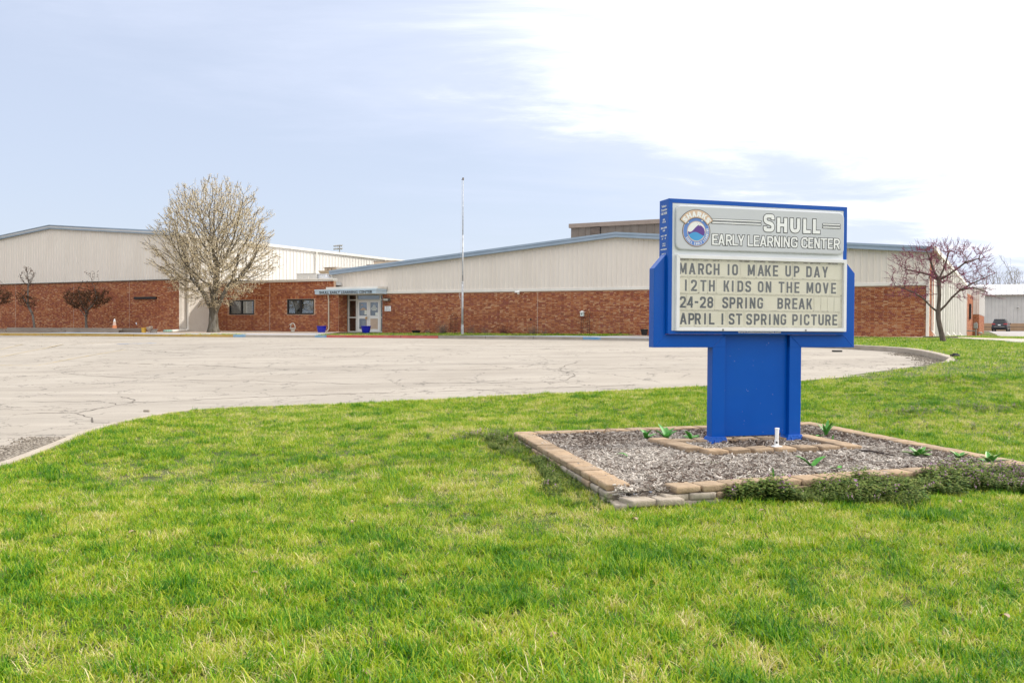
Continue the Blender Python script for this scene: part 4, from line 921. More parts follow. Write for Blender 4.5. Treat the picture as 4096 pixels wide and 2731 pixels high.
# ================================================================== block edging of the bed
m_blk = [mat('tan_block', (.33,.225,.135), (.44,.315,.20), 9, .95, .9, 55, world_co=True, dirt=(.24,.17,.10), dscale=7),
         mat('tan_block_b', (.29,.205,.13), (.39,.285,.185), 9, .95, .9, 55, world_co=True, dirt=(.22,.16,.10), dscale=7),
         mat('grey_block', (.31,.26,.20), (.41,.35,.28), 9, .95, .9, 55, world_co=True, dirt=(.2,.165,.13), dscale=7)]
def block_mesh(L, D, H, m, seed):
    bm = bmesh.new(); bmesh.ops.create_cube(bm, size=1)
    for v in bm.verts: v.co = (v.co.x*L, v.co.y*D, v.co.z*H)
    bmesh.ops.bevel(bm, geom=list(bm.edges), offset=.019, segments=2, affect='EDGES', profile=.6)
    r = random.Random(seed)
    for v in bm.verts: v.co += Vector((r.gauss(0, .0032), r.gauss(0, .0032), r.gauss(0, .0016)))
    me = bpy.data.meshes.new('block'); bm.to_mesh(me); bm.free(); me.materials.append(m)
    me.polygons.foreach_set('use_smooth', [True]*len(me.polygons)); return me
BLK = [[block_mesh(.262, .235, .064, m, i*3+j) for j in range(3)] for i, m in enumerate(m_blk)]
def lay(parent, org, A, B, zc, inset, pitch=.276, skew=0.0, phase=0.0, kinds=(0, 1), sink=0):
    A = Vector(A); B = Vector(B); d = (B-A); L = d.length; d.normalize(); nrm = Vector((-d.y, d.x)); a = phase
    while a+pitch*.6 < L:
        c = A+d*(a+pitch/2)+nrm*(inset+rnd.uniform(-.008, .008)); me = BLK[rnd.choice(kinds)][rnd.randrange(3)]
        linkcopy(me, 'block', parent, (c.x-org[0], c.y-org[1], zc-org[2]-sink*(a/L)), (rnd.gauss(0, .012), rnd.gauss(0, .012), math.atan2(d.y, d.x)+rnd.gauss(0, .02)), (rnd.uniform(.95, 1.03), 1, 1)); a += pitch
EO = (2.8, 10.5, 0)
ed = thing('block_edging', EO, 0, 'large four sided border of tan concrete blocks round the mulch bed', 'garden border')
A_, B_, C_, D_ = [Vector(p) for p in RING]
dAB = (B_-A_).normalized(); dBC = (C_-B_).normalized()
lay(ed, EO, B_-dAB*.34, A_, .052, -.12)                                 # left side, top course
lay(ed, EO, B_-dAB*.22, A_, -.010, -.105, phase=.05, kinds=(1, 2)); lay(ed, EO, B_-dAB*.02, A_, -.072, -.11, phase=0, kinds=(2,))
lay(ed, EO, C_, B_+dBC*.42, .052, -.12); lay(ed, EO, C_, B_+dBC*.44, -.010, -.105, phase=.13, kinds=(1, 2)); lay(ed, EO, C_, B_+dBC*.02, -.072, -.11, kinds=(2,))
lay(ed, EO, D_, C_, .052, -.12); lay(ed, EO, D_, C_, -.010, -.125, phase=.13, kinds=(1, 2))
lay(ed, EO, A_, D_, .052, -.12, phase=.02); lay(ed, EO, A_, D_, -.010, -.125, phase=.13, kinds=(1, 2))
for x_, y_, a_ in ((1.12, 7.90, .42), (1.38, 7.96, .30)): linkcopy(BLK[2][1], 'block', ed, (x_-EO[0], y_-EO[1], -.028), (0, .02, a_))
c, s = math.cos(TH), math.sin(TH)
def SW(a, b): return Vector((SO[0]+a*c-b*s, SO[1]+a*s+b*c))
IO = (*SW(.35, -.4), 0)
ie = thing('inner_block_border', IO, 0, 'small border of tan blocks around the feet of the blue sign', 'garden border')
i1, i2, i3, i4 = SW(-.76, .30), SW(-.72, -.98), SW(1.50, -1.00), SW(1.52, .22)
i2b = SW(-.72, -.98)
lay(ie, IO, i3, i2, .075, -.12, pitch=.300); lay(ie, IO, i3, i2, .02, -.11, phase=.12, kinds=(1, 2), pitch=.29)
lay(ie, IO, i2+(i1-i2).normalized()*.25, i1, .075, -.12, pitch=.255); lay(ie, IO, i2+(i1-i2).normalized()*.2, i1, .02, -.11, phase=.1, kinds=(1, 2))
lay(ie, IO, i4, i3+(i4-i3).normalized()*.25, .075, -.12, pitch=.255)
lay(ie, IO, i1, i4, .055, -.12, pitch=.30); lay(ie, IO, i1, i4, -.0, -.13, phase=.12, kinds=(1, 2))
# flag pole bracket left on the blocks
BP = SW(.39, -.86)
bpo = thing('pole_bracket', (BP.x, BP.y, .105), TH, 'small white cast pole bracket standing on the front blocks before the sign', 'bracket')
MB().box(-.055, .055, -.04, .04, 0, .012).build('base_plate', m_wt, bpo, bevel=.004); MB().box(-.022, .022, -.018, .018, .0125, .085).build('clevis', m_wt, bpo, bevel=.006)
MB().tube([(0, 0, .08), (.004, 0, .215)], [.021, .024], 14).lathe([(.027, 0), (.028, .012), (.024, .014)], 14, c=(.004, 0, .21)).build('socket', m_wt, bpo, smooth=False)
MB().tube([(.02, 0, .155), (.052, 0, .157)], .007, 8).build('thumb_screw', m_dark, bpo)
MB().tube([(-.015, -.0185, .055), (-.015, -.03, .055)], .012, 8).build('pivot_bolt', m_dark, bpo)
# ================================================================== shoots in the mulch
m_leaf = mat('shoot_leaf', (.05,.25,.028), (.12,.38,.05), 14, .5, .2, 60)
m_edge = mat('shoot_leaf_edge', (.42,.52,.22), None, 9, .5)
m_red = mat('red_shoot', (.20,.12,.06), (.30,.20,.10), 14, .6)
def leaf(mb, ang, L, w, rise, curl, base=.0, edge=False, fold=.35, n=7):
    P = []; x = .0; z = 0; d = Vector((math.cos(ang), math.sin(ang), 0)); q = Vector((-d.y, d.x, 0)); el_ = rise; st_ = L/n
    for i in range(n+1):
        u = i/n; ww = w*(math.sin(math.pi*min(1, .12+u*.88))**.8)*(1 if u < .97 else .15); P.append((d*x+Vector((0, 0, z+base)), ww/2, el_)); x += st_*math.cos(el_); z += st_*math.sin(el_); el_ -= curl/n
    b = len(mb.v); cols = 5 if edge else 3
    for p, ww, e_ in P:
        up = Vector((0, 0, 1))*math.cos(e_)-d*math.sin(e_)
        for k in ([-1, -.78, 0, .78, 1] if edge else [-1, 0, 1]): v = p+q*ww*k+up*abs(k)*ww*fold; mb.v.append(tuple(v))
    for i in range(n):
        for k in range(cols-1):
            mb.cur = 1 if (edge and k in (0, 3)) else 0; a = b+i*cols+k; mb.face(a, a+1, a+cols+1, a+cols)
PL = [((1.24,12.13),'red',.15,2,'thin reddish shoot near the back blocks left of the sign'),((1.78,11.82),'mid',.17,6,'leafy green shoot, leftmost of three clumps left of the sign'),((2.04,11.78),'big',.24,6,'largest green clump directly left of the sign leg'),((2.35,11.74),'mid',.20,7,'spiky green clump touching the left sign leg'),
 ((1.32,10.07),'one',.16,1,'single drooping green leaf alone in the left mulch'),((2.58,8.79),'blade',.16,1,'single upright blade just behind the front blocks'),((3.19,9.47),'two',.19,2,'pair of broad leaves in front of the sign, on dark mulch'),((3.35,9.17),'small',.12,2,'tiny curled leaf near the front blocks, right of the two leaved shoot'),
 ((4.31,12.25),'tall',.24,6,'tall double clump of narrow leaves near the back right blocks'),((4.09,11.96),'small',.13,4,'small low sprout below the tall double clump'),((4.10,11.42),'blade',.15,2,'short blades beside the inner border right corner'),((4.68,10.27),'var',.24,11,'widest green clump with pale edged leaves, right side of the bed'),((5.05,10.1),'var',.17,7,'small pale edged clump between two wider ones on the right'),((5.23,9.76),'var',.24,8,'flat pale edged clump at the right corner of the blocks'),
 ((3.08,11.86),'blade',.09,2,'tiny sprout seen under the sign panel, left one'),((3.24,11.84),'small',.08,2,'tiny leaf seen under the sign panel, right one')]
for (x, y), kind, L, n, lab in PL:
    mb = MB(); r = random.Random(int(x*100)); a0 = r.uniform(0, 6)
    for i in range(n):
        a = a0+i*2.4; l = L*r.uniform(.75, 1.1)
        if kind == 'blade': leaf(mb, a, l, .022, 1.45, .1)
        elif kind == 'one': leaf(mb, 2.9, l*1.2, .05, 1.1, 1.9)
        elif kind == 'two': leaf(mb, (3.0, .25)[i], l*1.1, .10, .85, .5, fold=.45)
        elif kind == 'small': leaf(mb, a, l, .055, 1.0, .9)
        elif kind == 'tall': leaf(mb, a, l*1.15, .05, 1.15, .5, fold=.5)
        elif kind == 'red': leaf(mb, (.6, 2.9)[i], l*1.2, .035, 1.15, .5)
        elif kind == 'var': leaf(mb, a, l*.9, .07, r.uniform(.35, 1.25), .6, edge=True, fold=.5)
        elif kind == 'big': leaf(mb, (3.0, .3, 1.4, .1, 4.5, 2.3)[i], l*1.1, .085, r.uniform(.55, 1.2), .5, fold=.5)
        else: leaf(mb, a, l, .065, r.uniform(.5, 1.35), .6, fold=.5)
    ms = [m_red] if kind == 'red' else [m_leaf, m_edge]
    if kind == 'red': mb.m = [0]*len(mb.m)
    o = mb.build('tulip_shoot' if kind != 'var' else 'leafy_clump', ms, smooth=True); o.location = (x, y, .03); tag(o, lab, 'plant', 'green shoots in the mulch bed')
for (x, y), lab in (((2.16,9.71),'mossy low weed tuft in front of the inner blocks'),((1.29,9.26),'tiny weed sprig in the left mulch near the front gap')):
    mb = MB(); r = random.Random(5)
    for i in range(46 if x > 2 else 14): 
        b = len(mb.v); leaf(mb, r.uniform(0, 6.3), r.uniform(.02, .05), .014, r.uniform(.3, 1.4), .6, n=2); ox, oy = r.gauss(0, .05 if x > 2 else .02), r.gauss(0, .03)
        for k in range(b, len(mb.v)): v = mb.v[k]; mb.v[k] = (v[0]+ox, v[1]+oy, v[2])
    o = mb.build('weed', mat('weed_green', (.10,.17,.03), (.20,.27,.05), 30, .8)); o.location = (x, y, .03); tag(o, lab, 'weed')
mb = MB(); mb.tube([(4.13,10.62,.07),(4.2,10.5,.085),(4.27,10.36,.08),(4.36,10.2,.075)], [.009,.011,.010,.006], 6)
tag(mb.build('stick', mat('dark_stick', (.05,.035,.03), None, 20, .9)), 'thin dark stick lying on the mulch right of the sign', 'stick')
# ================================================================== scattered ground matter
def gn_scatter(name, pts, rot, scl, var, tint, variants, label, cat, kind='stuff'):
    n = len(pts); me = bpy.data.meshes.new(name); me.vertices.add(n); me.vertices.foreach_set('co', np.asarray(pts, np.float32).ravel())
    for nm, ty, dat in (('rot', 'FLOAT_VECTOR', rot), ('scl', 'FLOAT', scl), ('tint', 'FLOAT', tint), ('var', 'INT', var)):
        a = me.attributes.new(nm, ty, 'POINT'); a.data.foreach_set('vector' if ty == 'FLOAT_VECTOR' else 'value', np.asarray(dat, np.int32 if ty == 'INT' else np.float32).ravel())
    o = bpy.data.objects.new(name, me); COL.objects.link(o); tag(o, label, cat, kind=kind)
    vc = bpy.data.collections.new(name+'_shapes')
    for i, v in enumerate(variants):
        vo = bpy.data.objects.new('%s_shape_%02d' % (name, i), v); vc.objects.link(vo)
    g = bpy.data.node_groups.new(name+'_nodes', 'GeometryNodeTree')
    g.interface.new_socket('Geometry', in_out='INPUT', socket_type='NodeSocketGeometry'); g.interface.new_socket('Geometry', in_out='OUTPUT', socket_type='NodeSocketGeometry')
    gi = g.nodes.new('NodeGroupInput'); go = g.nodes.new('NodeGroupOutput'); ip = g.nodes.new('GeometryNodeInstanceOnPoints'); ci = g.nodes.new('GeometryNodeCollectionInfo')
    ci.inputs['Collection'].default_value = vc; ci.inputs['Separate Children'].default_value = True; ci.inputs['Reset Children'].default_value = True
    def na(nm, ty): x = g.nodes.new('GeometryNodeInputNamedAttribute'); x.data_type = ty; x.inputs[0].default_value = nm; return x.outputs[0]
    g.links.new(gi.outputs[0], ip.inputs['Points']); g.links.new(ci.outputs[0], ip.inputs['Instance']); ip.inputs['Pick Instance'].default_value = True
    g.links.new(na('var', 'INT'), ip.inputs['Instance Index']); g.links.new(na('rot', 'FLOAT_VECTOR'), ip.inputs['Rotation']); g.links.new(na('scl', 'FLOAT'), ip.inputs['Scale'])
    g.links.new(ip.outputs[0], go.inputs[0])
    md = o.modifiers.new('scatter', 'NODES'); md.node_group = g
    return o
GR = [(0,(.022,.145,.003)),(.22,(.095,.285,.004)),(.45,(.27,.43,.006)),(.66,(.45,.51,.018)),(.82,(.60,.54,.13)),(1.0,(.76,.66,.38))]
m_grass = ramp_mat('grass_blade', 'tone', GR, .55, inst='tint', translucent=.32, spec=.35)
def tuft(seed, nb, rad, l0, l1, w, segs=3, flat=.0):
    r = random.Random(seed); mb = MB()
    for i in range(nb):
        a = r.uniform(0, 6.283); x, y = r.gauss(0, rad), r.gauss(0, rad); L = r.uniform(l0, l1); ww = w*r.uniform(.7, 1.3); dry = r.random()
        mb.tone = r.uniform(.62, .95) if dry < .15 else r.uniform(.05, .64)
        e = r.uniform(.55+flat*-.3, 1.5) if dry > .15 else r.uniform(.15, 1.1); cu = r.uniform(.3, 1.5); d = Vector((math.cos(a), math.sin(a), 0)); q = Vector((-d.y, d.x, 0))*ww/2
        p = Vector((x, y, -.004)); b = len(mb.v)
        for s in range(segs+1):
            k = 1-(s/segs)**1.6
            if s < segs: mb.v += [tuple(p-q*k), tuple(p+q*k)]
            else: mb.v.append(tuple(p))
            p = p+(d*math.cos(e)+Vector((0, 0, 1))*math.sin(e))*(L/segs); e -= cu/segs
        for s in range(segs-1): mb.face(b+2*s, b+2*s+1, b+2*s+3, b+2*s+2)
        mb.face(b+2*(segs-1), b+2*(segs-1)+1, b+2*segs)
    return mb.mesh('grass_tuft', m_grass, tone=True)
V1 = [tuft(i, 14, .024, .032, .088, .0052) for i in range(7)]
V1 += [tuft(20+i, 20, .022, .05, .12, .0062) for i in range(3)]            # taller clumps
V1 += [tuft(40+i, 20, .035, .03, .08, .0036, flat=1) for i in range(2)]
V2 = [tuft(60+i, 18, .06, .035, .075, .0075, segs=2) for i in range(6)]
LAWNX = [WALK, RAMP, GRAVEL, SOILBED, PATH, DRIVE]
KERB = NEAR
ringo = [Vector(p) for p in RING]; rc_ = sum(ringo, Vector((0, 0)))/4; RINGX = [tuple(rc_+(p-rc_)*1.015) for p in ringo]
BLD = [ST(-60,47.2), ST(-35.3,47.9), ST(-2.5,48.05), ST(-1.8,87), ST(-.9,100), ST(-.3,115), ST(-60,115)]
def lawnpts(n, x0, x1, y0, y1, keep=None):
    x = nrg.uniform(x0, x1, n); y = nrg.uniform(y0, y1, n); k = (np.abs(x) < y*.60+1.4) & ~inpoly(x, y, LOT) & ~inpoly(x, y, RINGX) & ~inpoly(x, y, BLD)
    for p in LAWNX: k &= ~inpoly(x, y, p)
    k &= ~((segdist(x, y, NEAR[:13]) < .17)) & ~((segdist(x, y, NEAR[12:]) < .20)); x, y = x[k], y[k]
    if keep is not None: k = keep(x, y); x, y = x[k], y[k]
    return x, y
def bare(x, y): return (vnoise(x+40, y+7, .55)*.6+vnoise(x+3, y, 1.9)*.4)
def grassattrs(x, y, nvar, tall, hs=1.0, dry=0):
    n = len(x); p = fbm(x, y, .45); c = fbm(x+50, y-20, 1.6); f = vnoise(x, y, 5.0)
    tint = (p-.5)*.22+(c-.5)*.36+(f-.5)*.46+nrg.normal(0, .11, n)+.02+dry
    s = (0.78+.65*(fbm(x+9, y+9, 1.3)-.35)+nrg.normal(0, .13, n)).clip(.45, 1.7)*hs
    var = nrg.integers(0, nvar, n)
    if tall:
        tl = (vnoise(x+17, y+31, 3.1) > .76); var = np.where(tl & (nrg.random(n) < .6), 7+nrg.integers(0, 3, n), var); tint = np.where(tl, tint-.13, tint)
        b_ = (bare(x, y) > .64) & (nrg.random(n) < .5); var = np.where(b_, 10+nrg.integers(0, 2, n), var); tint = np.where(b_, tint+.22, tint)
    tint += .08*sm(np.hypot(x-1, y-14), 12, 0); s = s*(1+.28*sm(y, 7.5, 3.5))
    rot = np.column_stack([nrg.normal(0, .12, n), nrg.normal(0, .12, n), nrg.uniform(0, 6.283, n)])
    return rot, s, var, tint
def zl(x, y): return Zlawn(x, y)+.03*(fbm(x, y, .6)-.5)
X, Y = [], []
for n, a, b, c, d in ((56000, -7.2, 7.2, 3.2, 9.0), (88000, -9, 12, 9.0, 19.5)):
    x, y = lawnpts(n, a, b, c, d, lambda x, y: nrg.random(len(x)) > .18*sm(bare(x, y), .62, .8)); X.append(x); Y.append(y)
x = np.concatenate(X); y = np.concatenate(Y); rot, s, var, tint = grassattrs(x, y, 7, True)
NEARG = gn_scatter('grass', np.column_stack([x, y, zl(x, y)]), rot, s, var, tint, V1, 'bright green spring lawn with straw coloured blades in the foreground', 'grass')
X, Y = [], []
for n, a, b, c, d in ((62000, 4, 32, 19.5, 60), (9000, -20, 12, 44, 56), (9000, 20, 62, 55, 100)):
    x, y = lawnpts(n, a, b, c, d); X.append(x); Y.append(y)
x = np.concatenate(X); y = np.concatenate(Y); rot, s, var, tint = grassattrs(x, y, 6, False, hs=1.25, dry=.03)
gn_scatter('grass', np.column_stack([x, y, zl(x, y)]), rot, s, var, tint, V2, 'farther lawn beside the lot and along the school walls', 'grass')
# mulch chips
MU = [(0,(.035,.022,.016)),(.25,(.10,.065,.045)),(.45,(.21,.165,.135)),(.7,(.36,.315,.27)),(1.0,(.60,.545,.48))]
m_chip = ramp_mat('wood_chip', 'tone', MU, .9, inst='tint')
CH = []
for i in range(8):
    r = random.Random(i); mb = MB()
    for k in range(5):
        L, w, h = r.uniform(.018, .055), r.uniform(.004, .012), r.uniform(.0015, .004); a = r.uniform(0, 6.28); ti = r.gauss(0, .25); c0 = Vector((r.gauss(0, .03), r.gauss(0, .03), .004+.004*k)); mb.tone = r.choice([.12, .35, .5, .62, .72, .85, .95])
        d = Vector((math.cos(a)*math.cos(ti), math.sin(a)*math.cos(ti), math.sin(ti))); q = Vector((-math.sin(a), math.cos(a), 0)); up = d.cross(q)
        P = []
        for sz in (-1, 1):
            for sx, sy in ((-1, -1), (1, -.6), (1, .7), (-1, 1)): P.append(c0+d*L/2*sx+q*w/2*sy+up*h*sz)
        mb.hexa(P)
    CH.append(mb.mesh('chip', m_chip, tone=True))
n = 26000; x = nrg.uniform(-.2, 5.9, n); y = nrg.uniform(7.6, 14, n); inn = [tuple(rc_+(p-rc_)*.955) for p in ringo]; k = inpoly(x, y, inn); x, y = x[k], y[k]
xb = nrg.uniform(1.0, 1.3, 110); yb = nrg.uniform(7.98, 8.28, 110); x = np.concatenate([x, xb]); y = np.concatenate([y, yb]); n = len(x)
zc = .030+.03*(fbm(x, y, 1.2)-.5)+nrg.uniform(0, .014, n); zc[-len(xb):] = .03-.22*np.clip(8.22-yb, 0, .35)
tn = (fbm(x, y, 1.0)-.5)*.9+(vnoise(x, y, 4)-.5)*.3+nrg.normal(0, .06, n)+.02
gn_scatter('mulch', np.column_stack([x, y, zc]), np.column_stack([nrg.normal(0, .15, n), nrg.normal(0, .15, n), nrg.uniform(0, 6.28, n)]), nrg.uniform(.8, 1.35, n), nrg.integers(0, 8, n), tn, CH, 'weathered grey and brown wood chip mulch round the blue sign', 'mulch')
# henbit ground cover
GC = [(0,(.012,.035,.005)),(.3,(.045,.10,.012)),(.58,(.15,.22,.030)),(.76,(.30,.30,.08)),(.84,(.17,.07,.06)),(.9,(.50,.26,.46)),(1.0,(.62,.36,.56))]
m_hen = ramp_mat('henbit_leaf', 'tone', GC, .8, translucent=.12, noise=.16, posnoise=5)
HN = []
for i in range(9):
    r = random.Random(90+i); mb = MB()
    for st_i in range(5):
        bx, by = r.gauss(0, .03), r.gauss(0, .03); h = r.uniform(.05, .12); lx, ly = r.gauss(0, .02), r.gauss(0, .02); lv = 4
        for l in range(1, lv+1):
            u = l/lv; p = Vector((bx+lx*u, by+ly*u, h*u)); nl = 6; rr = .017*(1.15-u*.5)
            for k in range(nl):
                a = k*6.283/nl+r.uniform(-.3, .3); d = Vector((math.cos(a), math.sin(a), r.uniform(-.5, .25))); q = Vector((-math.sin(a), math.cos(a), 0)); mb.tone = r.uniform(.08, .62) if l < lv else r.uniform(.3, .76)
                mb.poly([p, p+d*rr*.6-q*rr*.42, p+d*rr*1.1, p+d*rr*.6+q*rr*.42])
            if i >= 6 and l >= lv-1:
                for k in range(2): a = r.uniform(0, 6.28); d = Vector((math.cos(a)*.6, math.sin(a)*.6, 1)).normalized(); q = Vector((-math.sin(a), math.cos(a), 0)); mb.tone = r.uniform(.88, .99); t = p+d*.004; mb.poly([t-q*.0025, t+d*.014-q*.003, t+d*.014+q*.003, t+q*.0025])
    HN.append(mb.mesh('henbit', m_hen, tone=True))
X, Y, Vv, Sc = [], [], [], []
def band_pts(P, Q, n, u0, u1, wmax, wf, pink=0, dens=None):
    P, Q = Vector(P), Vector(Q); d = Q-P; nr = Vector((d.y, -d.x)).normalized()
    for i in range(n):
        u = rnd.uniform(u0, u1); w = wf(u)*rnd.random()**.9; p = P+d*u+nr*(w-.02)
        if dens and rnd.random() > dens(u, w, p): continue
        X.append(p.x); Y.append(p.y); Vv.append(rnd.randrange(9) if rnd.random() < (pink(u) if callable(pink) else pink) else rnd.randrange(6)); Sc.append(rnd.uniform(.75, 1.25)*(1-.3*w/wmax))
band_pts(B_, C_, 4300, .22, 1.35, .7, lambda u: (.22+.50*sm(u, .25, .5))*(1+.22*math.sin(u*17)+.15*math.sin(u*41)), pink=lambda u: .1+.75*float(sm(u, .6, .95)), dens=lambda u, w, p: (1 if vnoise(np.array([p.x]), np.array([p.y]), 2.6)[0] > .34 else .3)*(.5+.5*float(sm(u, .24, .42))))
_k = len(X); band_pts(A_, B_, 2400, -.03, .96, .6, lambda u: .36+.12*math.sin(u*9), pink=.06, dens=lambda u, w, p: .95 if vnoise(np.array([p.x]), np.array([p.y]), 3)[0] > .5 else .22)
for _i in range(_k, len(X)): Sc[_i] *= .62
for cx, cy, k in ((6.6, 14.6, 90), (7.9, 15.2, 110), (9.1, 15.0, 70), (7.2, 13.2, 40), (-.6, 12.4, 70), (9.5, 18.6, 60)):
    for _ in range(k): X.append(cx+rnd.gauss(0, .45)); Y.append(cy+rnd.gauss(0, .3)); Vv.append(rnd.choice((0, 2, 4, 6, 8))); Sc.append(rnd.uniform(.35, .7))
x = np.array(X); y = np.array(Y); n = len(x)
gn_scatter('henbit', np.column_stack([x, y, zl(x, y)]), np.column_stack([nrg.normal(0, .15, n), nrg.normal(0, .15, n), nrg.uniform(0, 6.28, n)]), np.array(Sc)*(.55+1.15*vnoise(x, y, 3.3)), np.array(Vv), x*0, HN, 'low henbit weeds with purple tips crowding the outside of the block border', 'ground cover')
X, Y, Vv, Sc = [], [], [], []
# loose grit along the curb
m_grit = ramp_mat('grit_stone', 'tone', [(0,(.15,.125,.10)),(.5,(.30,.26,.21)),(1,(.44,.39,.33))], .9)
GS = []
for i in range(4):
    r = random.Random(i); mb = MB()
    for k in range(7):
        c0 = Vector((r.gauss(0, .05), r.gauss(0, .05), .004)); s = r.uniform(.003, .010); mb.tone = r.random(); mb.hexa([c0+Vector((a*s*r.uniform(.6, 1.3), b*s*r.uniform(.6, 1.3), c_*s*.7)) for c_ in (-1, 1) for a, b in ((-1, -1), (1, -1), (1, 1), (-1, 1))])
    GS.append(mb.mesh('grit', m_grit, tone=True))
def along(line, n, w):
    L = [Vector(p) for p in line]; P = []
    for i in range(n):
        k = rnd.randrange(len(L)-1); a, b = L[k], L[k+1]; d = (b-a).normalized(); q = Vector((-d.y, d.x)); p = a.lerp(b, rnd.random())+q*(abs(rnd.gauss(0, w))+.01); P.append((p.x, p.y, float(Zlot(p.x, p.y))+.002))
    return P
P = along(NEAR[2:7], 1500, .28)+along(NEAR[20:26], 420, .30); n = len(P)
gn_scatter('grit', P, [(0, 0, rnd.uniform(0, 6.28)) for _ in P], [rnd.uniform(.7, 1.8) for _ in P], [rnd.randrange(4) for _ in P], [0]*n, GS, 'loose grit gathered along the inside of the curb', 'grit')
# ================================================================== trees
def colonize(att, seeds, D, di, dk, iters=120, up=.1, seed=1, jit=.25, cap=9000):
    r = random.Random(seed); nodes = [Vector(s[0]) for s in seeds]; par_ = [s[1] for s in seeds]; att = [Vector(a) for a in att]; kids = {}
    for it in range(iters):
        kd = kdtree.KDTree(len(nodes))
        for i, p in enumerate(nodes): kd.insert(p, i)
        kd.balance(); acc = {}; keep = []
        for a in att:
            co, i, d = kd.find(a)
            if d < dk: continue
            keep.append(a)
            if d < di: v = acc.setdefault(i, Vector()); v += (a-nodes[i]).normalized()
        att = keep; new = 0
        for i, v in acc.items():
            if v.length < 1e-3: continue
            d = v.normalized()+Vector((r.gauss(0, jit), r.gauss(0, jit), r.gauss(0, jit)+up)); d.normalize(); p = nodes[i]+d*D
            if kids.get(i, 0) > 3: continue
            nodes.append(p); par_.append(i); kids[i] = kids.get(i, 0)+1; new += 1
        if not new or not att or len(nodes) > cap: break
    return nodes, par_
def tree_mesh(root, nodes, par_, r0, p, thick, mw, mt, maxr=None, flare=None, nameT='trunk', nameC='crown', extra=None, tmat2=None):
    n = len(nodes); ch = [[] for _ in range(n)]
    for i, q in enumerate(par_):
        if q >= 0: ch[q].append(i)
    rad = [0.0]*n
    for i in range(n-1, -1, -1): rad[i] = r0 if not ch[i] else sum(rad[c]**p for c in ch[i])**(1/p)
    # children always come after parents, so one reverse pass suffices
    if maxr:
        f = maxr/max(rad); rad = [r0+(x-r0)*f if x > r0 else x for x in rad]
    if flare:
        for i in range(n): rad[i] *= 1+flare*math.exp(-max(0, nodes[i].z)/.28)
    A, B = MB(), MB()
    for i in range(n):
        q = par_[i]
        if q < 0: continue
        ra, rb = min(rad[q], rad[i]*1.25 if rad[i] < .5*rad[q] else rad[q]), rad[i]
        mb = A if rad[i] > thick else B; nn_ = 10 if rad[i] > .09 else (6 if rad[i] > .03 else 3)
        e = (nodes[i]-nodes[q])*.08
        mb.tube([nodes[q]-e, nodes[i]+e], [ra, rb], nn_, caps=False)
    if A.f: A.build(nameT, mw, root, smooth=True)
    return B, rad, ch
m_bark = mat('pear_bark', (.06,.05,.035), (.15,.13,.095), 7, .95, .9, 22, stretch=(1, 1, .3), dirt=(.33,.32,.29), dscale=3)
m_twig = mat('dark_twig', (.035,.022,.015), (.065,.042,.028), 9, .9)
m_bloss = ramp_mat('pear_blossom', 'tone', [(0,(.36,.34,.12)),(.2,(.54,.42,.20)),(.5,(.72,.60,.38)),(.8,(.84,.76,.58)),(1,(.90,.86,.76))], .8, translucent=.35)
def fleck(mb, p, s, r, tone, k=2):
    for _ in range(k):
        a = Vector((r.gauss(0, 1), r.gauss(0, 1), r.gauss(0, 1))).normalized(); b = a.cross(Vector((r.gauss(0, 1), r.gauss(0, 1), r.gauss(0, 1)))).normalized(); o_ = Vector((r.gauss(0, s), r.gauss(0, s), r.gauss(0, s)))
        mb.tone = min(.999, max(0, tone+r.gauss(0, .13))); c0 = p+o_; ss = s*r.uniform(.6, 1.3)
        mb.poly([c0-a*ss*.5-b*ss*.35, c0+a*ss*.5-b*ss*.3, c0+a*ss*.4+b*ss*.4, c0-a*ss*.5+b*ss*.3])
# --- flowering pear; local frame: x along the walls (s), y towards the building (t)
def Sx(x, t): dx = x-2048; return t*(.88295*dx-.46947*3583)/(.46947*dx+.88295*3583)
PS, PT, PZ = Sx(853, 43.2), 43.2, 1.09
px_m = 60.0
pear = sthing('flowering_pear_tree', PS, PT, PZ, 'large round cream blossomed tree in front of the white side wall', 'tree')
r = random.Random(4); att = []
while len(att) < 7000:
    x, y, z = r.uniform(-4.6, 4.7), r.uniform(-3.6, 3.6), r.uniform(1.7, 10.8)
    z = z if z < 10.5 else 99; h = (z-1.7)/9.0
    if z < 5.2: R_ = 1.25+3.0*min(1, (z-1.7)/2.6)**.75
    else: R_ = 4.25*math.sqrt(max(0, 1-((z-5.2)/5.1)**2))*(1.0)
    lump = .97+.13*math.sin(5*math.atan2(y, x)+z*1.3)+.10*math.sin(8*math.atan2(y, x)-z*2.9)+.05*math.sin(z*5)
    if z > 8.0 and abs(x+.45) < .25*(z-7.8): continue
    rr = math.hypot(x, y*1.25)
    if rr > R_*lump: continue
    if rr < R_*.30 and r.random() < .55: continue
    if (PS+x < -49.15 and PT+y > 43.3 and PZ+z < 9.2) or (PT+y > 47.0 and PZ+z < 4.8): continue
    att.append((x, y, z))
seeds = [((.0, 0, 0), -1), ((.0, 0, .3), 0), ((.02, 0, .6), 1), ((.02, 0, .9), 2), ((.0, 0, 1.2), 3)]
def limb(k, pts):
    for p in pts: seeds.append((p, k)); k = len(seeds)-1
limb(4, [(-.14, -.05, 1.55), (-.33, -.12, 1.95), (-.58, -.2, 2.4), (-.85, -.25, 2.85), (-1.2, -.3, 3.2)])
limb(4, [(.0, .10, 1.6), (-.05, .18, 2.05), (-.12, .25, 2.5), (-.15, .3, 3.0), (-.2, .3, 3.6)])
limb(4, [(.12, -.02, 1.6), (.2, -.05, 2.05), (.25, -.1, 2.5), (.35, -.15, 3.0), (.5, -.2, 3.5), (.55, -.2, 4.1)])
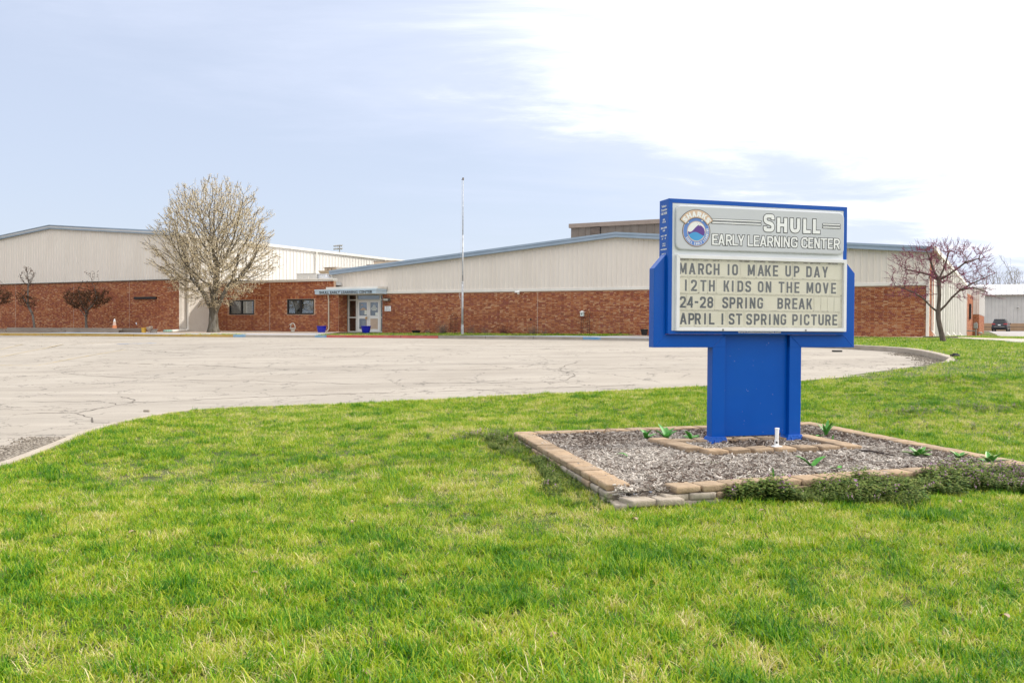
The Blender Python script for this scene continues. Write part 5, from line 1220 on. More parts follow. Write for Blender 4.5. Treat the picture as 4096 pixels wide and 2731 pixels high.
limb(4, [(.05, -.1, 1.6), (.08, -.2, 2.1), (.1, -.3, 2.6), (.2, -.5, 3.1)])
limb(3, [(.22, .1, 1.5), (.38, .2, 2.0), (.6, .3, 2.5), (.9, .4, 3.0), (1.3, .45, 3.4)])
nodes, pr = colonize(att, seeds, .15, 1.5, .23, iters=110, up=.14, seed=3, jit=.10, cap=13000)
tw, rad, ch = tree_mesh(pear, nodes, pr, .0085, 2.2, .022, m_bark, m_twig, maxr=.30, flare=.5)
fl = MB(); r = random.Random(8)
for i, p in enumerate(nodes):
    if rad[i] > .028 or p.z < 1.6: continue
    q = nodes[pr[i]]
    for k in range(3 if not ch[i] else 2):
        pp = q.lerp(p, r.random())+Vector((r.gauss(0, .05), r.gauss(0, .05), r.gauss(0, .05))); fleck(fl, pp, .052, r, .5+.2*r.random(), 2)
    if not ch[i] or (rad[i] < .02 and r.random() < .34):   # fine straight outer twigs
        for _ in range(2 if not ch[i] else 1):
            d = (Vector((p.x, p.y, (p.z-3.2)*.8)).normalized()*.9+(p-q).normalized()*.4+Vector((r.gauss(0, .28), r.gauss(0, .28), .25+r.gauss(0, .2)))).normalized(); e = p+d*r.uniform(.2, .42); tw.tube([p, e], [.009, .005], 3, caps=False)
            for k in range(3): fleck(fl, p.lerp(e, r.random()), .045, r, .55, 2)
co = tw.build('twigs', m_twig, pear); fl.build('blossom', m_bloss, pear, tone=True)['kind'] = 'stuff'
# --- pink budded redbud on the right lawn
RS = W(0, 0); rb = thing('redbud_tree', (18.45, 38.3, float(Zlawn(18.45, 38.3))+.0), -R(29), 'bare spreading tree with magenta buds on the right lawn by the building corner', 'tree')
r = random.Random(11); att = []
while len(att) < 1600:
    x, y, z = r.uniform(-2.25, 1.75), r.uniform(-1.9, 1.9), r.uniform(1.75, 4.35)
    top = 4.25-.22*x*x*.55; bot = 1.7+.12*abs(x)
    if not (bot < z < top) or ((x+.2)/2.1)**2+(y/1.5)**2 > 1 or (abs(x) < .5 and z < 2.3) : continue
    att.append((x, y, z))
seeds = [((0, 0, 0), -1), ((-.08, 0, .35), 0), ((-.16, 0, .7), 1), ((-.21, 0, 1.0), 2), ((-.22, 0, 1.25), 3)]
limb(4, [(-.2, 0, 1.6), (-.18, 0, 2.0), (-.2, 0, 2.4), (-.22, 0, 2.65)]); top_i = len(seeds)-1
limb(top_i, [(-.55, .05, 2.85), (-1.0, .1, 3.0), (-1.5, .1, 3.12)]); limb(top_i, [(.1, -.05, 2.8), (.5, -.1, 3.1), (.8, -.1, 3.35), (1.3, -.1, 3.5)]); limb(top_i, [(-.4, -.1, 3.0), (-.55, -.2, 3.5), (-.7, -.2, 3.9)]); limb(top_i, [(0, .1, 3.2), (.15, .1, 3.8)])
limb(4, [(-.5, -.1, 1.5), (-.8, -.2, 1.85), (-1.15, -.3, 2.1), (-1.6, -.3, 2.3), (-1.9, -.3, 2.4)]); limb(4, [(.05, .1, 1.55), (.3, .2, 1.9), (.6, .25, 2.2), (1.0, .3, 2.45), (1.5, .3, 2.7), (1.9, .3, 2.9)]); limb(len(seeds)-4, [(1.1, .1, 2.3), (1.6, 0, 2.1), (2.0, 0, 1.85)])
nodes, pr = colonize(att, seeds, .11, 1.2, .17, iters=80, up=.03, seed=5, jit=.10, cap=4000)
m_rbark = mat('redbud_bark', (.09,.065,.05), (.17,.13,.105), 9, .95, .8, 30, stretch=(1, 1, .3))
m_rtw = mat('redbud_twig', (.14,.05,.06), (.21,.085,.10), 12, .9)
tw, rad, ch = tree_mesh(rb, nodes, pr, .0065, 2.2, .016, m_rbark, m_rtw, maxr=.10, flare=.25)
m_bud = ramp_mat('magenta_bud', 'tone', [(0,(.16,.02,.06)),(.5,(.38,.04,.15)),(1,(.55,.10,.27))], .7)
fl = MB()
for i, p in enumerate(nodes):
    if rad[i] > .03 or p.z < 1.5: continue
    q = nodes[pr[i]]
    for k in range(2): fleck(fl, q.lerp(p, r.random()), .022, r, .5, 2)
    if not ch[i]:
        d = (p-q).normalized(); 
        o2 = Vector((p.x, p.y, (p.z-2.2)*.9)).normalized()
        for k in range(3): e = p+(d*.3+o2*.8+Vector((r.gauss(0, .3), r.gauss(0, .3), r.gauss(.15, .25)))).normalized()*r.uniform(.15, .38); tw.tube([p, e], [.0062, .0032], 3, caps=False); fleck(fl, p.lerp(e, .6), .02, r, .6, 2); fleck(fl, p.lerp(e, .3), .02, r, .6, 1)
tw.build('twigs', m_rtw, rb); fl.build('buds', m_bud, rb, tone=True)['kind'] = 'stuff'
# --- small dark crabapples behind the timbers
def Sx(x, t): dx = x-2048; return t*(.88295*dx-.46947*3583)/(.46947*dx+.88295*3583)
m_cleaf = ramp_mat('russet_leaf', 'tone', [(0,(.05,.028,.015)),(.5,(.11,.05,.025)),(1,(.17,.085,.035))], .85, translucent=.15)
m_cbark = mat('crab_bark', (.10,.085,.07), (.20,.175,.15), 12, .95, .6, 30, stretch=(1, 1, .3))
def crab(px, t, lab, env, limbs, natt, nleaf, seed, maxr=.085, z0=1.18):
    s = Sx(px, t); tr_ = sthing('crabapple_tree', s, t, z0, lab, 'tree', 'small crabapples before the hall'); r = random.Random(seed); att = []
    while len(att) < natt:
        x, y, z = r.uniform(-2.6, 2.6), r.uniform(-1.5, 1.5), r.uniform(.9, 4.6)
        if env(x, y, z): att.append((x, y, z))
    global seeds; seeds = [((0, 0, 0), -1)]
    for k, pts in limbs: limb(k, pts)
    nodes, pr = colonize(att, seeds, .13, 1.4, .20, iters=60, up=.06, seed=seed, jit=.2, cap=2600)
    tw, rad, ch = tree_mesh(tr_, nodes, pr, .007, 2.2, .016, m_cbark, m_twig, maxr=maxr, flare=.3)
    tw.build('twigs', m_twig, tr_); fl = MB()
    for i, p in enumerate(nodes):
        if rad[i] > .02 or p.z < .9: continue
        dens = nleaf(p)
        for k in range(int(dens)+(r.random() < dens % 1)): fleck(fl, nodes[pr[i]].lerp(p, r.random()), .058, r, r.random(), 2)
    fl.build('foliage', m_cleaf, tr_, tone=True)['kind'] = 'stuff'
crab(346, 41.0, 'wide low crabapple with dense brown crown, behind the timbers left of the cone', lambda x, y, z: ((x/2.1)**2+(y/1.3)**2+((z-2.25)/.95)**2 < 1 and z > 1.4+.1*abs(x)) or (abs(x-.35) < .75 and abs(y) < .4 and 2.8 < z < 3.5+.6*(x > .2)),
     [(0, [(-.03, 0, .3), (-.05, 0, .6), (-.04, 0, .9), (0, 0, 1.15)]), (4, [(.25, 0, 1.45), (.5, .1, 1.7)]), (4, [(-.25, .1, 1.4), (-.5, .1, 1.6)]), (3, [(.2, -.1, 1.0), (.35, -.1, 1.15)]), (2, [(-.3, .1, .95), (-.6, .1, 1.25)])], 1100, lambda p: 4.6 if p.z < 2.75 else .5, 21)
crab(138, 40.6, 'leaning thin crabapple with a split trunk and sparse upright top, left of the wide one', lambda x, y, z: ((x+.75)**2/.55+(y/.8)**2+((z-2.1)/.6)**2 < 1) or ((x+.75)**2/.42+(y/.6)**2+((z-3.85)/.85)**2 < 1) or ((x+1.5)**2/.5+(y/.6)**2+((z-2.6)/.5)**2 < 1),
     [(0, [(-.05, 0, .35), (-.12, 0, .7), (-.2, 0, 1.0), (-.4, 0, 1.3), (-.65, 0, 1.6), (-.72, 0, 1.9), (-.75, 0, 2.3), (-.74, 0, 2.7), (-.73, 0, 3.1)]), (3, [(-.15, 0, 1.2), (-.1, 0, 1.45)]), (5, [(-.9, 0, 1.9), (-1.2, 0, 2.2)])], 520, lambda p: 3.4 if p.z < 2.4 else 1.3, 22)
crab(-18, 40.2, 'crabapple cut off by the left edge of the picture', lambda x, y, z: ((x/1.6)**2+(y/1.2)**2+((z-2.4)/.8)**2 < 1) or ((x-.1)**2/.3+y*y/.3+((z-3.2)/.6)**2 < 1),
     [(0, [(.02, 0, .4), (.04, 0, .8), (.05, 0, 1.2), (.05, 0, 1.5)]), (4, [(.3, 0, 1.9)]), (4, [(-.3, 0, 1.9)])], 700, lambda p: 3.6 if p.z < 2.9 else .8, 23)
# --- bare trees far behind the metal shed
m_far = mat('far_bark', (.26,.22,.20), (.33,.29,.27), 2, .9); m_bg = ramp_mat('far_bud', 'tone', [(0,(.30,.28,.10)),(1,(.45,.42,.18))], .8)
for k, (px, h, w_, bud, lab) in enumerate(((3925, 10.5, 3.2, 0, 'bare far tree whose tips show above the annex roof'), (3992, 11.6, 3.6, 0, 'tallest bare tree behind the metal shed roof'), (4040, 9.8, 3.0, 1, 'yellow green budding tree behind the metal shed roof'), (4090, 10.6, 3.4, 0, 'bare tree at the right edge behind the metal shed'), (3868, 9.2, 3.0, 0, 'faint bare tree seen through the pink budded branches'))):
    t = 182+k*3; h *= 1.17; w_ *= 1.15; s = Sx(px, t); tr_ = sthing('bare_tree', s, t, 1.3, lab, 'tree', 'bare trees beyond the shed'); r = random.Random(50+k); att = []
    while len(att) < 420:
        x, y, z = r.uniform(-w_, w_), r.uniform(-w_, w_), r.uniform(3, h)
        if (x/w_)**2+(y/w_)**2+((z-h*.62)/(h*.40))**2 < 1: att.append((x, y, z))
    seeds = [((0, 0, 0), -1)]; limb(0, [(0, 0, 1), (.05, 0, 2), (0, .05, 3)]); limb(3, [(.5, 0, 4)]); limb(3, [(-.5, 0, 4)])
    nodes, pr = colonize(att, seeds, .34, 4, .5, iters=60, up=.12, seed=k, jit=.18, cap=1600)
    tw, rad, ch = tree_mesh(tr_, nodes, pr, .014, 2.2, .05, m_far, m_far, maxr=.22)
    for i, p in enumerate(nodes):
        if not ch[i]:
            for q in range(2): tw.tube([p, p+Vector((r.gauss(0, .35), r.gauss(0, .35), .45))], [.012, .008], 3, caps=False)
    tw.build('crown', m_far, tr_)
    if bud:
        fl = MB()
        for i, p in enumerate(nodes):
            if not ch[i]:
                for q in range(3): fleck(fl, p, .10, r, r.random(), 2)
        fl.build('buds', m_bg, tr_, tone=True)['kind'] = 'stuff'
# ================================================================== props
# flagpole
fp = sthing('flagpole', -27.47, 45.4, 1.05, 'tall bare white flagpole on the grass strip before the brick wall', 'flagpole')
m_pole = mat('pole_paint', (.36,.37,.38), (.60,.61,.62), 5, .45)
MB().tube([(0,0,0),(0,0,.62)], [.085,.08], 12).build('sleeve', m_pole, fp)
MB().tube([(0,0,.62),(0,0,3.1)], [.066,.060], 12).tube([(0,0,3.1),(0,0,5.9)], [.048,.044], 12).tube([(0,0,5.9),(0,0,9.15)], [.034,.024], 10).tube([(0,0,3.04),(0,0,3.14)], [.070,.070], 12).build('pole', m_pole, fp, smooth=True)
MB().tube([(0,0,9.15),(0,0,9.28)], [.055,.05], 10).tube([(0,0,9.2),(-.09,-.02,9.16)], [.03,.03], 6).build('pulley', m_brown, fp)
MB().tube([(-.06,-.05,9.1),(-.09,-.06,6),(-.12,-.07,3.2),(-.11,-.06,1.6)], .006, 4).tube([(-.13,-.06,2.55),(-.2,-.06,2.4),(-.15,-.06,2.2),(-.11,-.06,2.1)], .012, 5).build('rope', m_white, fp)
# timbers
m_tim = mat('weathered_timber', (.22,.185,.15), (.36,.31,.26), 5, .95, .7, 20, stretch=(.25, 1.5, 3), dirt=(.13,.10,.08), dscale=2)
m_tim2 = mat('dark_timber', (.15,.125,.10), (.24,.20,.165), 5, .95, .7, 20, stretch=(.25, 1.5, 3))
def timber(xa, xb, ta, tb, zc, m, lab):
    a = W(Sx(xa, ta), ta, zc); b = W(Sx(xb, tb), tb, zc); L = (b-a).length-.03; d = b-a
    mb = MB().box(-L/2, L/2, -.075, .075, -.075, .075)
    for q in (-.32, .1, .4): mb.cur = 1; mb.box(L*q, L*q+.02, -.0765, -.0752, -.01, .012)
    o = mb.build('landscape_timber', [m, m_dark]); o.location = (a+b)/2; o.rotation_euler = (0, 0, math.atan2(d.y, d.x)); md = o.modifiers.new('Bevel', 'BEVEL'); md.width = .012
    tag(o, lab, 'timber', 'weathered timbers edging the raised bed')
timber(-90, 26, 36.6, 37.3, 1.05, m_tim, 'timber at the far left edge lying behind the yellow curb')
timber(28, 262, 37.3, 38.3, 1.10, m_tim, 'lower long timber under the leaning crabapple'); timber(30, 246, 37.35, 38.3, 1.24, m_tim, 'upper long timber before the leaning crabapple')
timber(264, 478, 38.35, 39.3, 1.10, m_tim, 'lower timber below the wide crabapple and cone'); timber(247, 490, 38.35, 39.35, 1.25, m_tim, 'top timber running past the wide crabapple and cone')
timber(480, 574, 39.4, 39.8, 1.10, m_tim2, 'lower dark short timber next to the yellow bucket'); timber(492, 572, 39.42, 39.8, 1.25, m_tim2, 'upper dark short timber next to the yellow bucket')
# cone, bucket, ornaments
cz = 40.4; co_ = sthing('traffic_cone', Sx(458, cz), cz, 1.16, 'faded orange and white traffic cone behind the timbers', 'traffic cone')
MB().lathe([(.19, .0), (.17, .05), (.115, .35)], 18).build('lower_sleeve', mat('faded_orange', (.75,.23,.08), (.80,.34,.16), 5, .6), co_, smooth=False)
MB().lathe([(.115, .352), (.075, .58)], 18).build('middle_sleeve', mat('pale_orange', (.78,.50,.36), (.80,.58,.46), 5, .6), co_)
MB().lathe([(.075, .582), (.04, .77), (.03, .785)], 18).build('tip', m_wt, co_); MB().box(-.2, .2, -.2, .2, -.04, .0).build('base', mat('cone_base', (.08,.05,.04), None, 4, .8), co_, bevel=.015)
bu = sthing('bucket', Sx(575, 39.6), 39.6, 1.03, 'yellow plastic bucket at the end of the dark timbers', 'bucket')
MB().lathe([(.125,0),(.155,.30),(.165,.30),(.165,.33),(.145,.33),(.12,.03)], 18).build('pail', mat('yellow_plastic', (.62,.36,.04), (.66,.42,.07), 5, .5), bu)
MB().tube([(-.155,0,.3),(-.12,-.09,.2),(0,-.14,.14),(.12,-.09,.2),(.155,0,.3)], .006, 5).build('handle', m_dark, bu)
ur = sthing('stone_urn', Sx(598, 39.7), 39.7, 1.03, 'weathered stone urn beside the yellow bucket', 'urn')
MB().lathe([(.11,0),(.13,.03),(.06,.10),(.15,.20),(.19,.30),(.20,.36),(.17,.37),(.13,.27)], 16).build('bowl', mat('urn_stone', (.30,.24,.20), (.42,.35,.30), 9, .9), ur, smooth=True)
MB().tube([(-.1,-.1,.36),(0,-.14,.30),(.10,-.1,.37),(.14,0,.40)], .022, 6).build('hose_end', mat('yellow_plastic', (.62,.36,.04)), ur)
MB().tube([(-.02,0,.39),(.24,0,.385)], .05, 8).build('pipe_end', mat('urn_stone', (.3,.24,.2)), ur)
sb = MB().box(-.17,.17,-.1,.1,0,.17).box(-.1,.22,-.08,.12,.172,.25).build('stone_block', mat('ring_stone', (.24,.21,.18), (.34,.30,.26), 7, .9), bevel=.02)
p = W(Sx(616, 39.8), 39.8, 1.03); sb.location = p; sb.rotation_euler = (0, 0, -BETA+.2); tag(sb, 'small stacked grey stones right of the urn', 'stones')
fg = sthing('garden_flag', Sx(545, 41.5), 41.5, 1.15, 'tiny blue and white pennant on a stick behind the dark timber', 'pennant')
MB().tube([(0,0,0),(.06,0,.48)], .006, 5).build('stick', m_dark, fg); MB().prism([(-.1,.52),(.06,.56),(.05,.38)], 'y', -.003, .003).build('cloth', mat('pale_blue_cloth', (.40,.52,.66), (.7,.72,.74), 9, .8), fg)
# basket planter
bk_ = sthing('basket_planter', Sx(1171, 45.4), 45.4, 1.13, 'white stone basket planter with a tall looped handle on the gravel', 'planter')
m_st = mat('cast_stone', (.46,.42,.36), (.60,.56,.49), 14, .9, .6, 40)
MB().lathe([(.11,0),(.12,.04),(.10,.07),(.16,.20),(.22,.24),(.22,.28),(.16,.27),(.12,.22)], 18).build('bowl', m_st, bk_, smooth=True)
MB().tube([(.2*math.cos(a), 0, .27+.32*math.sin(a)) for a in np.linspace(0, math.pi, 13)], .028, 7).build('handle', m_st, bk_, smooth=True)
MB().lathe([(.02,0),(.07,.05),(.05,.1),(.02,.13)], 10, c=(-.17, -.03, .42)).lathe([(.02,0),(.05,.04),(.02,.1)], 10, c=(-.08, -.03, .50)).build('figure', m_st, bk_, smooth=True)
# blue pots
m_bp = mat('cobalt_glaze', (.012,.014,.34), (.016,.022,.42), 3, .12)
for px, t, z, sc, lab, kind in ((1286, 45.6, 1.10, 1.0, 'cobalt blue pot with dead yellow stems by the downspout', 0), (1463.5, 46.3, 1.12, 1.0, 'cobalt blue pot with a golden pinwheel before the glass doors', 1)):
    q = sthing('flower_pot', Sx(px, t), t, z, lab, 'flower pot', 'cobalt blue pots by the entrance')
    MB().lathe([(.22,0),(.235,.03),(.285,.22),(.31,.40),(.335,.415),(.335,.445),(.30,.45),(.285,.40)], 24).build('pot', m_bp, q, smooth=False)
    MB().lathe([(.29,.37),(.28,.40)], 16).build('soil', m_bed, q)
    mb = MB(); r = random.Random(kind)
    if kind == 0:
        mb.tube([(-.22,0,.38),(-.24,0,.9)], .012, 5).tube([(-.14,0,.38),(-.1,0,.62)], .01, 5)
        for i in range(14): fleck(mb, Vector((-.22+r.gauss(0, .03), r.gauss(0, .03), r.uniform(.5, .92))), .035, r, 0, 2)
        mb.build('dead_stems', mat('dead_orange', (.42,.22,.05), (.30,.2,.06), 20, .9), q)
    else:
        mb.tube([(.0,0,.38),(.06,-.02,.9)], .008, 5)
        for i in range(8): a = i*math.pi/4; c0 = Vector((.07, -.04, .93)); d = Vector((math.cos(a), 0, math.sin(a)))*.13; e = Vector((math.cos(a+.6), 0, math.sin(a+.6)))*.08; mb.poly([c0, c0+d, c0+e+Vector((0, -.03, 0))])
        mb.build('pinwheel', mat('golden', (.55,.30,.03), (.25,.09,.02), 30, .5), q)
        mb = MB()
        for i in range(14): leaf(mb, r.uniform(0, 6.28), .12, .05, .9, .8, base=.38, n=3)
        mb.build('sprouts', m_leaf, q)
# red welcome board behind the side light
wb = sthing('leaning_board', -37.95, 48.75, 1.15, 'narrow red board with pale letters leaning inside the entrance side light', 'board')
m_rb = mat('dark_red_board', (.16,.012,.015), None, 5, .6)
bd = MB().box(-.075, .075, -.015, .015, 0, 1.42).build('plank', m_rb, wb); bd.rotation_euler = (0, R(-16), 0); bd.location = (.22, 0, 0)
mb = MB()
for i, c in enumerate('ACTIVITIES'): put_glyph(mb, c, -.035, 1.28-i*.136, .07, .105, .018, -.0165)
mb.build('letter', mat('cream_letter', (.6,.5,.34), None, 5, .7), bd)
# wall light, visitors sign, camera, boxes
wl_ = sthing('wall_light', -34.88, 48.17, 3.2, 'trapezoid wall pack light on brick right of the entrance', 'wall light')
MB().prism([(-.01,.21),(-.26,.17),(-.22,.02),(-.01,.0)], 'x', -.22, .22).build('housing', mat('bronze_grey', (.11,.10,.085), None, 3, .5), wl_, bevel=.01)
MB().prism([(-.262,.15),(-.266,.15),(-.226,.03),(-.222,.03)], 'x', -.17, .17).build('lens', mat('lens', (.60,.58,.52), None, 8, .3), wl_)
vs = sthing('visitor_sign', -34.87, 48.17, 2.54, 'small white visitors notice on brick beside the doors', 'sign')
MB().box(-.245,.245,-.02,0,0,.335).build('panel', m_wt, vs, bevel=.004)
for s, z, h in (('VISITORS', .245, .075), ('PLEASE RING BELL', .165, .042), ('OFFICE HOURS AND', .10, .042), ('REGISTER AT OFFICE', .035, .042)):
    o = btext(s, 'lettering', m_ink, vs, (0, -.0215, z), (math.pi/2, 0, 0), h, ext=.0003, align='CENTER', bold=.001); wd = max(v.co.x for v in o.data.vertices)*2
    if wd > .44: o.scale[0] = .44/wd
sc_ = sthing('security_camera', -25.1, 48.1, 3.66, 'white dome camera under the metal wall edge', 'camera')
MB().box(-.04,.04,-.1,0,-.02,.1).tube([(0,-.1,.02),(-.18,-.25,.0)], [.055,.06], 10).build('housing', m_wt, sc_, bevel=.01); MB().lathe([(.05,-.14),(.075,-.09),(.08,-.05)], 12, c=(0,-.12,0)).build('dome', m_cflash, sc_)
wa = MB().box(-.035,.035,-.06,0,-.1,.09).build('alarm_light', m_wt, bevel=.01); wa.location = W(-47.25, 47.25, 3.98); wa.rotation_euler = (0, 0, -BETA); tag(wa, 'small white fixture high on the low brick block left of its joint', 'fixture')
bh = sthing('birdhouse', -20.9, 48.05, 2.2, 'small white birdhouse hanging inside the tall trellis', 'birdhouse')
MB().box(-.1,.1,-.12,.02,0,.22).build('body', mat('pale_mint', (.62,.68,.64), None, 5, .7), bh, bevel=.005); MB().prism([(-.14,.22),(0,.33),(.14,.22)], 'y', -.15, .04).build('roof', m_wt, bh)
MB().box(-.035,.035,-.1215,-.1205,.08,.15).build('hole', m_dark, bh)
ho = MB().box(-.04,.04,-.04,0,0,.09).build('outlet_box', m_dark, bevel=.005); ho.location = W(Sx(2123, 48.17), 48.17, 1.98); ho.rotation_euler = (0, 0, -BETA); tag(ho, 'small dark outlet box low on the brick between the trellises', 'outlet')
m_wire = mat('rusty_wire', (.035,.022,.018), (.07,.04,.03), 20, .8)
def trellis(s, t, w, h, lab):
    q = sthing('trellis', s, t, 1.12, lab, 'trellis', 'arched wire trellises on the brick wall'); mb = MB(); r_ = w/2
    arch = lambda k: [(-r_*k, 0, 0), (-r_*k, 0, h-r_)]+[(-r_*k*math.cos(a), 0, h-r_+r_*k*math.sin(a)) for a in np.linspace(.2, math.pi-.2, 9)]+[(r_*k, 0, h-r_), (r_*k, 0, 0)]
    mb.tube(arch(1), .012, 5); mb.tube(arch(.55), .008, 5); mb.build('arch', m_wire, q)
    for i in range(1, 6): MB().tube([(-r_, 0, h*i/7), (r_, 0, h*i/7)], .008, 5).build('crossbar', m_wire, q)
trellis(-29.67, 48.0, .46, 1.27, 'short arched wire trellis left of the flagpole'); trellis(-20.7, 48.0, .50, 1.4, 'tall arched wire trellis framing the birdhouse')
for px, w_, h, lab in ((1664, .29, .16, 'low black tub against the brick left of the flagpole'), (2577, .20, .33, 'tapered black pot on the pavement left of the sign arm')):
    q = sthing('black_pot', Sx(px, 47.7), 47.7, 1.14, lab, 'pot'); MB().lathe([(w_*.75,0),(w_,h*.85),(w_*1.08,h*.86),(w_*1.08,h),(w_*.95,h),(w_*.9,h*.8)], 14).build('pot', m_black, q)
# dormant shrubs and tufts along the wall
m_ds = mat('dead_shrub', (.16,.11,.08), (.26,.19,.14), 12, .9); m_ds2 = mat('red_dead_shrub', (.11,.04,.03), (.18,.07,.05), 12, .9)
for k, (px, w_, h, m, nb, lab) in enumerate(((1712, .35, .3, m_ds, 70, 'faint bare shrub between the black tub and short trellis'), (1772, .6, .75, m_ds, 130, 'large bare twiggy shrub left of the short trellis'), (1886, .35, .7, m_ds, 50, 'thin bare shrub just right of the flagpole'), (1942, .4, .55, m_ds, 50, 'sparse bare shrub right of the thin one'), (2014, .45, .62, m_ds2, 90, 'reddish dead shrub in the middle of the wall'), (2130, .6, .65, m_ds, 80, 'wide pale bare shrub under the outlet box'), (2178, .35, .4, m_ds, 50, 'small bare shrub left of a tuft'), (2378, .3, .22, m_ds, 60, 'low dead clump right of the tall trellis'), (2437, .22, .18, m_ds2, 60, 'dark low dead mound near the ramp'), (2480, .3, .2, mat('olive_tuft', (.09,.11,.03), (.16,.17,.06), 20, .9), 90, 'olive tuft at the ramp edge'), (2230, .25, .2, mat('olive_tuft', (.09,.11,.03)), 50, 'olive tuft at the wall foot'))):
    r = random.Random(70+k); mb = MB()
    for i in range(nb):
        a = r.uniform(0, 6.28); e = r.uniform(.5, 1.45); L = h*r.uniform(.5, 1.1); p = Vector((r.gauss(0, w_*.18), r.gauss(0, .08), 0)); d = Vector((math.cos(a)*math.cos(e), .6*math.sin(a)*math.cos(e), math.sin(e))); mid = p+d*L*.55; tip = mid+(d+Vector((r.gauss(0, .4), r.gauss(0, .2), r.gauss(0, .3))))*L*.45
        mb.tube([p, mid, tip], [.006, .0045, .003], 3, caps=False)
    t = 47.75; o = mb.build('dormant_shrub', m); o.location = W(Sx(px, t), t, 1.1); o.rotation_euler = (0, 0, -BETA); tag(o, lab, 'shrub', 'dormant shrubs along the brick wall')
# bumper debris
o = MB().box(-.16,.16,-.08,.08,0,.05).build('rubber_wedge', m_black, bevel=.02); o.location = (11.0, 30.3, float(Zlot(11.0, 30.3))); tag(o, 'flat dark rubber piece on the asphalt by the back curb', 'debris')
o = MB().box(-.12,.12,-.07,.07,0,.06).box(-.05,.09,-.05,.05,.061,.09).build('broken_reflector', m_black, bevel=.015); q_ = (12.17, 24.6); o.location = (*q_, float(Zlot(*q_))+.165); o.rotation_euler = (0, 0, .5); tag(o, 'black broken piece on the curb at its right tip', 'debris')
o = MB().box(-.05,.05,-.03,.03,0,.04).build('stone_chip', m_gcurb, bevel=.01); q_ = (-6.22, 15.25); o.location = (*q_, float(Zlawn(*q_))+.04); tag(o, 'small grey rock where the curb meets the lawn', 'rock')
# dead leaves on the lawn and edging
m_dl = mat('dead_leaf', (.26,.16,.09), (.46,.34,.24), 20, .8)
for k, (x, y, lab) in enumerate(((-1.68,5.75,'pale curled dead leaf on the left foreground grass'),(-1.3,7.3,'grey leaf standing in the left grass'),(-.65,4.1,'tan leaf near the bottom edge of the lawn'),(.25,4.65,'small brown leaf in the centre foreground grass'),(2.75,5.0,'folded brown leaf on the right foreground grass'),(2.12,7.62,'pinkish curled leaf before the block border'),(4.0,7.95,'pale leaf caught in the henbit on the right'),(3.9,4.6,'white scrap of leaf near the bottom right'),(-2.9,6.9,'rusty leaf on the left lawn'),(1.0,7.35,'torn pale leaf by the open corner of the border'))):
    mb = MB(); leaf(mb, k*1.3, .085, .045, .9, 2.2, fold=.6, n=5); mb.v = [(a*.8, b*.8, c_*.6) for a, b, c_ in mb.v]; o = mb.build('dead_leaf', m_dl, smooth=True); o.location = (x, y, float(zl(x, y))+.022); tag(o, lab, 'leaf', 'dead leaves scattered on the lawn')
# gas meter by the annex
gs = sthing('gas_meter', -1.1, 91, .78, 'grey green gas meter with pipes beside the annex brick wall', 'gas meter')
m_gm = mat('meter_grey', (.22,.25,.23), (.32,.36,.33), 5, .6)
MB().tube([(-.9,0,.7),(.1,0,.7)], .05, 8).tube([(.1,0,0),(.1,0,1.5)], .06, 8).tube([(-.9,0,0),(-.9,0,.7)], .05, 8).build('pipe', m_gm, gs)
MB().box(-.1,.25,-.2,.2,.9,1.4).build('meter', m_gm, gs, bevel=.05); MB().lathe([(.18,0),(.22,.08),(.1,.16)], 12, c=(.45,-.1,.45)).build('regulator', m_gm, gs)
# timber edge at the right building corner
tb_ = MB().box(-.75,.75,-.08,.08,0,.12).build('landscape_timber', m_tim2, bevel=.015); tb_.location = W(-2.0, 46.9, 1.10); tb_.rotation_euler = (0, 0, -BETA-.02); tag(tb_, 'dark timber along the gravel at the right building corner', 'timber')
# stadium lights
sl = sthing('stadium_light', Sx(1357, 190), 190, 1.5, 'distant ball field light rack above the white hall roof', 'light rack')
kx = 190/2840; m_sl = mat('lamp_grey', (.30,.28,.26), (.45,.43,.40), 2, .5)
zt0 = 1.5+(1308-982)*kx-1.5+.0
MB().tube([(0,0,0),(0,0,zt0+.1)], [.28,.14], 8).box(-1.4,1.1,-.05,.05,zt0-.02,zt0+.05).box(-1.4,1.1,-.05,.05,zt0-.85,zt0-.78).build('pole', m_sl, sl)
for j in range(2):
    for i in range(5):
        x = -1.55+i*.6; lm = MB().lathe([(.10,.28),(.22,.18),(.28,0),(.24,-.02)], 12).build('lamp', m_sl, sl); lm.location = (x, -.2, zt0-.25-j*.8); lm.rotation_euler = (R(58), R(-35+i*14), 0)
# ================================================================== parked car
KX = (1.25, 134, 1.42)
car = thing('parked_car', W(*KX), -BETA-R(6), 'dark grey suv parked with its tail towards the camera before the far shed', 'car')
m_car = mat('dark_grey_paint', (.035,.037,.05), (.05,.052,.066), 2, .25); m_cg = mat('car_glass', (.01,.012,.014), None, 4, .06); m_ty = mat('tyre', (.012,.012,.012), None, 4, .85)
m_tl = mat('tail_lamp', (.38,.02,.02), None, 4, .25); m_ch = mat('chrome', (.5,.5,.5), None, 4, .3, metal=.8)
secs = [(0.0,.84,.34,.62,.86),(.05,.90,.28,.66,1.02),(.5,.925,.24,.70,1.05),(1.6,.93,.22,.7,1.02),(2.9,.93,.22,.7,1.0),(3.9,.92,.24,.68,.96),(4.5,.86,.28,.62,.86),(4.68,.70,.36,.56,.74)]
mb = MB(); n = 8
for y, w, z0, zm, z1 in secs:
    mb.v += [(-w*.9,y,z0),(-w,y,z0+.12),(-w,y,zm),(-w*.93,y,z1),(w*.93,y,z1),(w,y,zm),(w,y,z0+.12),(w*.9,y,z0)]
for i in range(len(secs)-1):
    for k in range(n): k2 = (k+1) % n; mb.face(i*n+k, i*n+k2, (i+1)*n+k2, (i+1)*n+k)
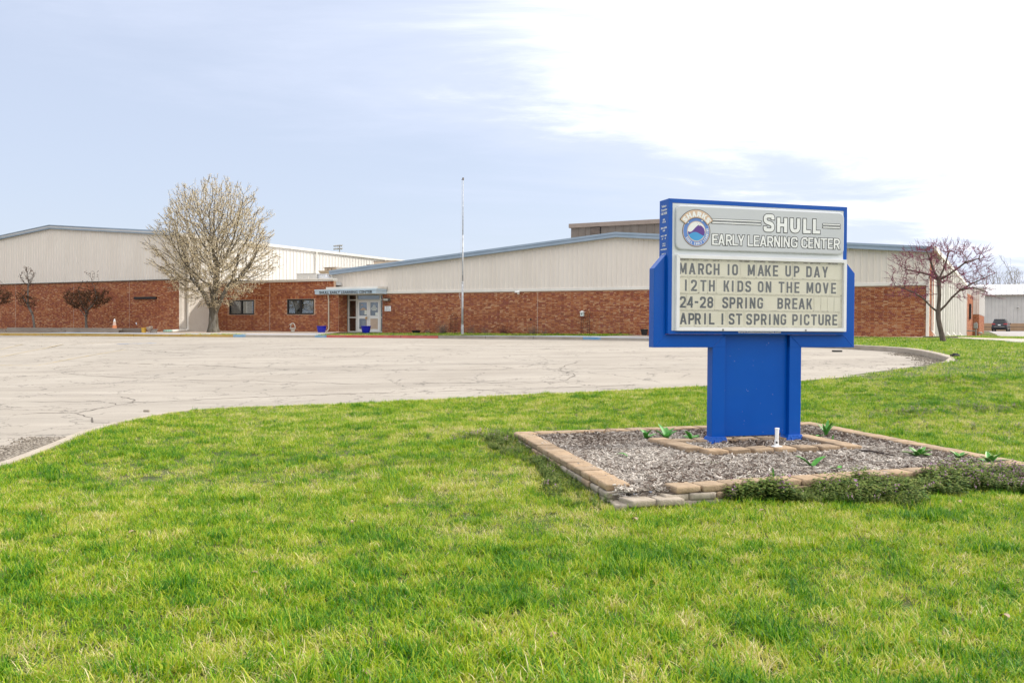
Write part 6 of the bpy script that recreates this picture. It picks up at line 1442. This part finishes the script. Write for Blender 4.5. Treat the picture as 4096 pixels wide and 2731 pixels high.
mb.face(*range(n-1, -1, -1)); e = (len(secs)-1)*n; mb.face(*range(e, e+n)); mb.build('body', m_car, car, bevel=.03)
gh = [(.10,.80,1.03),(.42,.64,1.60),(2.0,.66,1.64),(2.7,.63,1.58),(3.45,.78,1.00)]
mb = MB()
for (y, w, z) in gh: mb.v += [(-.84,y,1.0),(-w,y,z),(w,y,z),(.84,y,1.0)]
for i in range(len(gh)-1):
    for k in range(3): mb.face(i*4+k, i*4+k+1, (i+1)*4+k+1, (i+1)*4+k)
mb.face(0,1,2,3); mb.build('cabin', m_car, car, bevel=.02)
MB().hexa([(-.66,.115,1.10),(.66,.115,1.10),(.66,.2,1.10),(-.66,.2,1.10),(-.56,.33,1.50),(.56,.33,1.50),(.56,.42,1.50),(-.56,.42,1.50)]).build('rear_window', m_cg, car)
for sx in (-1, 1):
    MB().hexa([(sx*.70,.6,1.52),(sx*.70,2.6,1.52),(sx*.855,3.1,1.06),(sx*.855,.45,1.06),(sx*.68,.6,1.53),(sx*.68,2.6,1.53),(sx*.83,3.1,1.05),(sx*.83,.45,1.05)]).build('side_window', m_cg, car)
    MB().hexa([(sx*.45,-.02,.90),(sx*.88,-.0,.90),(sx*.93,.25,.92),(sx*.5,.2,.90),(sx*.50,.02,1.02),(sx*.86,.03,1.04),(sx*.9,.25,1.06),(sx*.5,.2,1.02)]).build('tail_light', m_tl, car)
    MB().tube([(sx*.58,.7,1.66),(sx*.60,1.4,1.70),(sx*.58,2.3,1.66)], .02, 6).build('roof_rail', m_ch, car)
    MB().box(min(sx*.93,sx*1.1), max(sx*.93,sx*1.1), 2.9, 3.0, .98, 1.12).build('mirror', m_car, car, bevel=.02)
    for yy in (.85, 3.75):
        wq = MB().lathe([(.24,-.11),(.35,-.10),(.36,0),(.35,.10),(.24,.11)], 20).build('wheel', m_ty, car); wq.location = (sx*.83, yy, .35); wq.rotation_euler = (0, math.pi/2, 0)
        MB().lathe([(.23,-.113),(.12,-.118),(.05,-.12)], 12).lathe([(.23,.113),(.12,.118),(.05,.12)], 12).build('rim', m_ch, wq)
MB().box(-.93,.93,-.05,.3,.30,.52).build('bumper', m_black, car, bevel=.03); MB().box(-.62,.62,-.055,-.03,.60,.635).build('bumper_trim', m_ch, car)
MB().box(-.16,.16,-.035,-.02,.78,.90).build('licence_plate', m_wt, car); MB().box(-.6,.6,.35,.55,1.58,1.62).build('spoiler', m_car, car, bevel=.01)
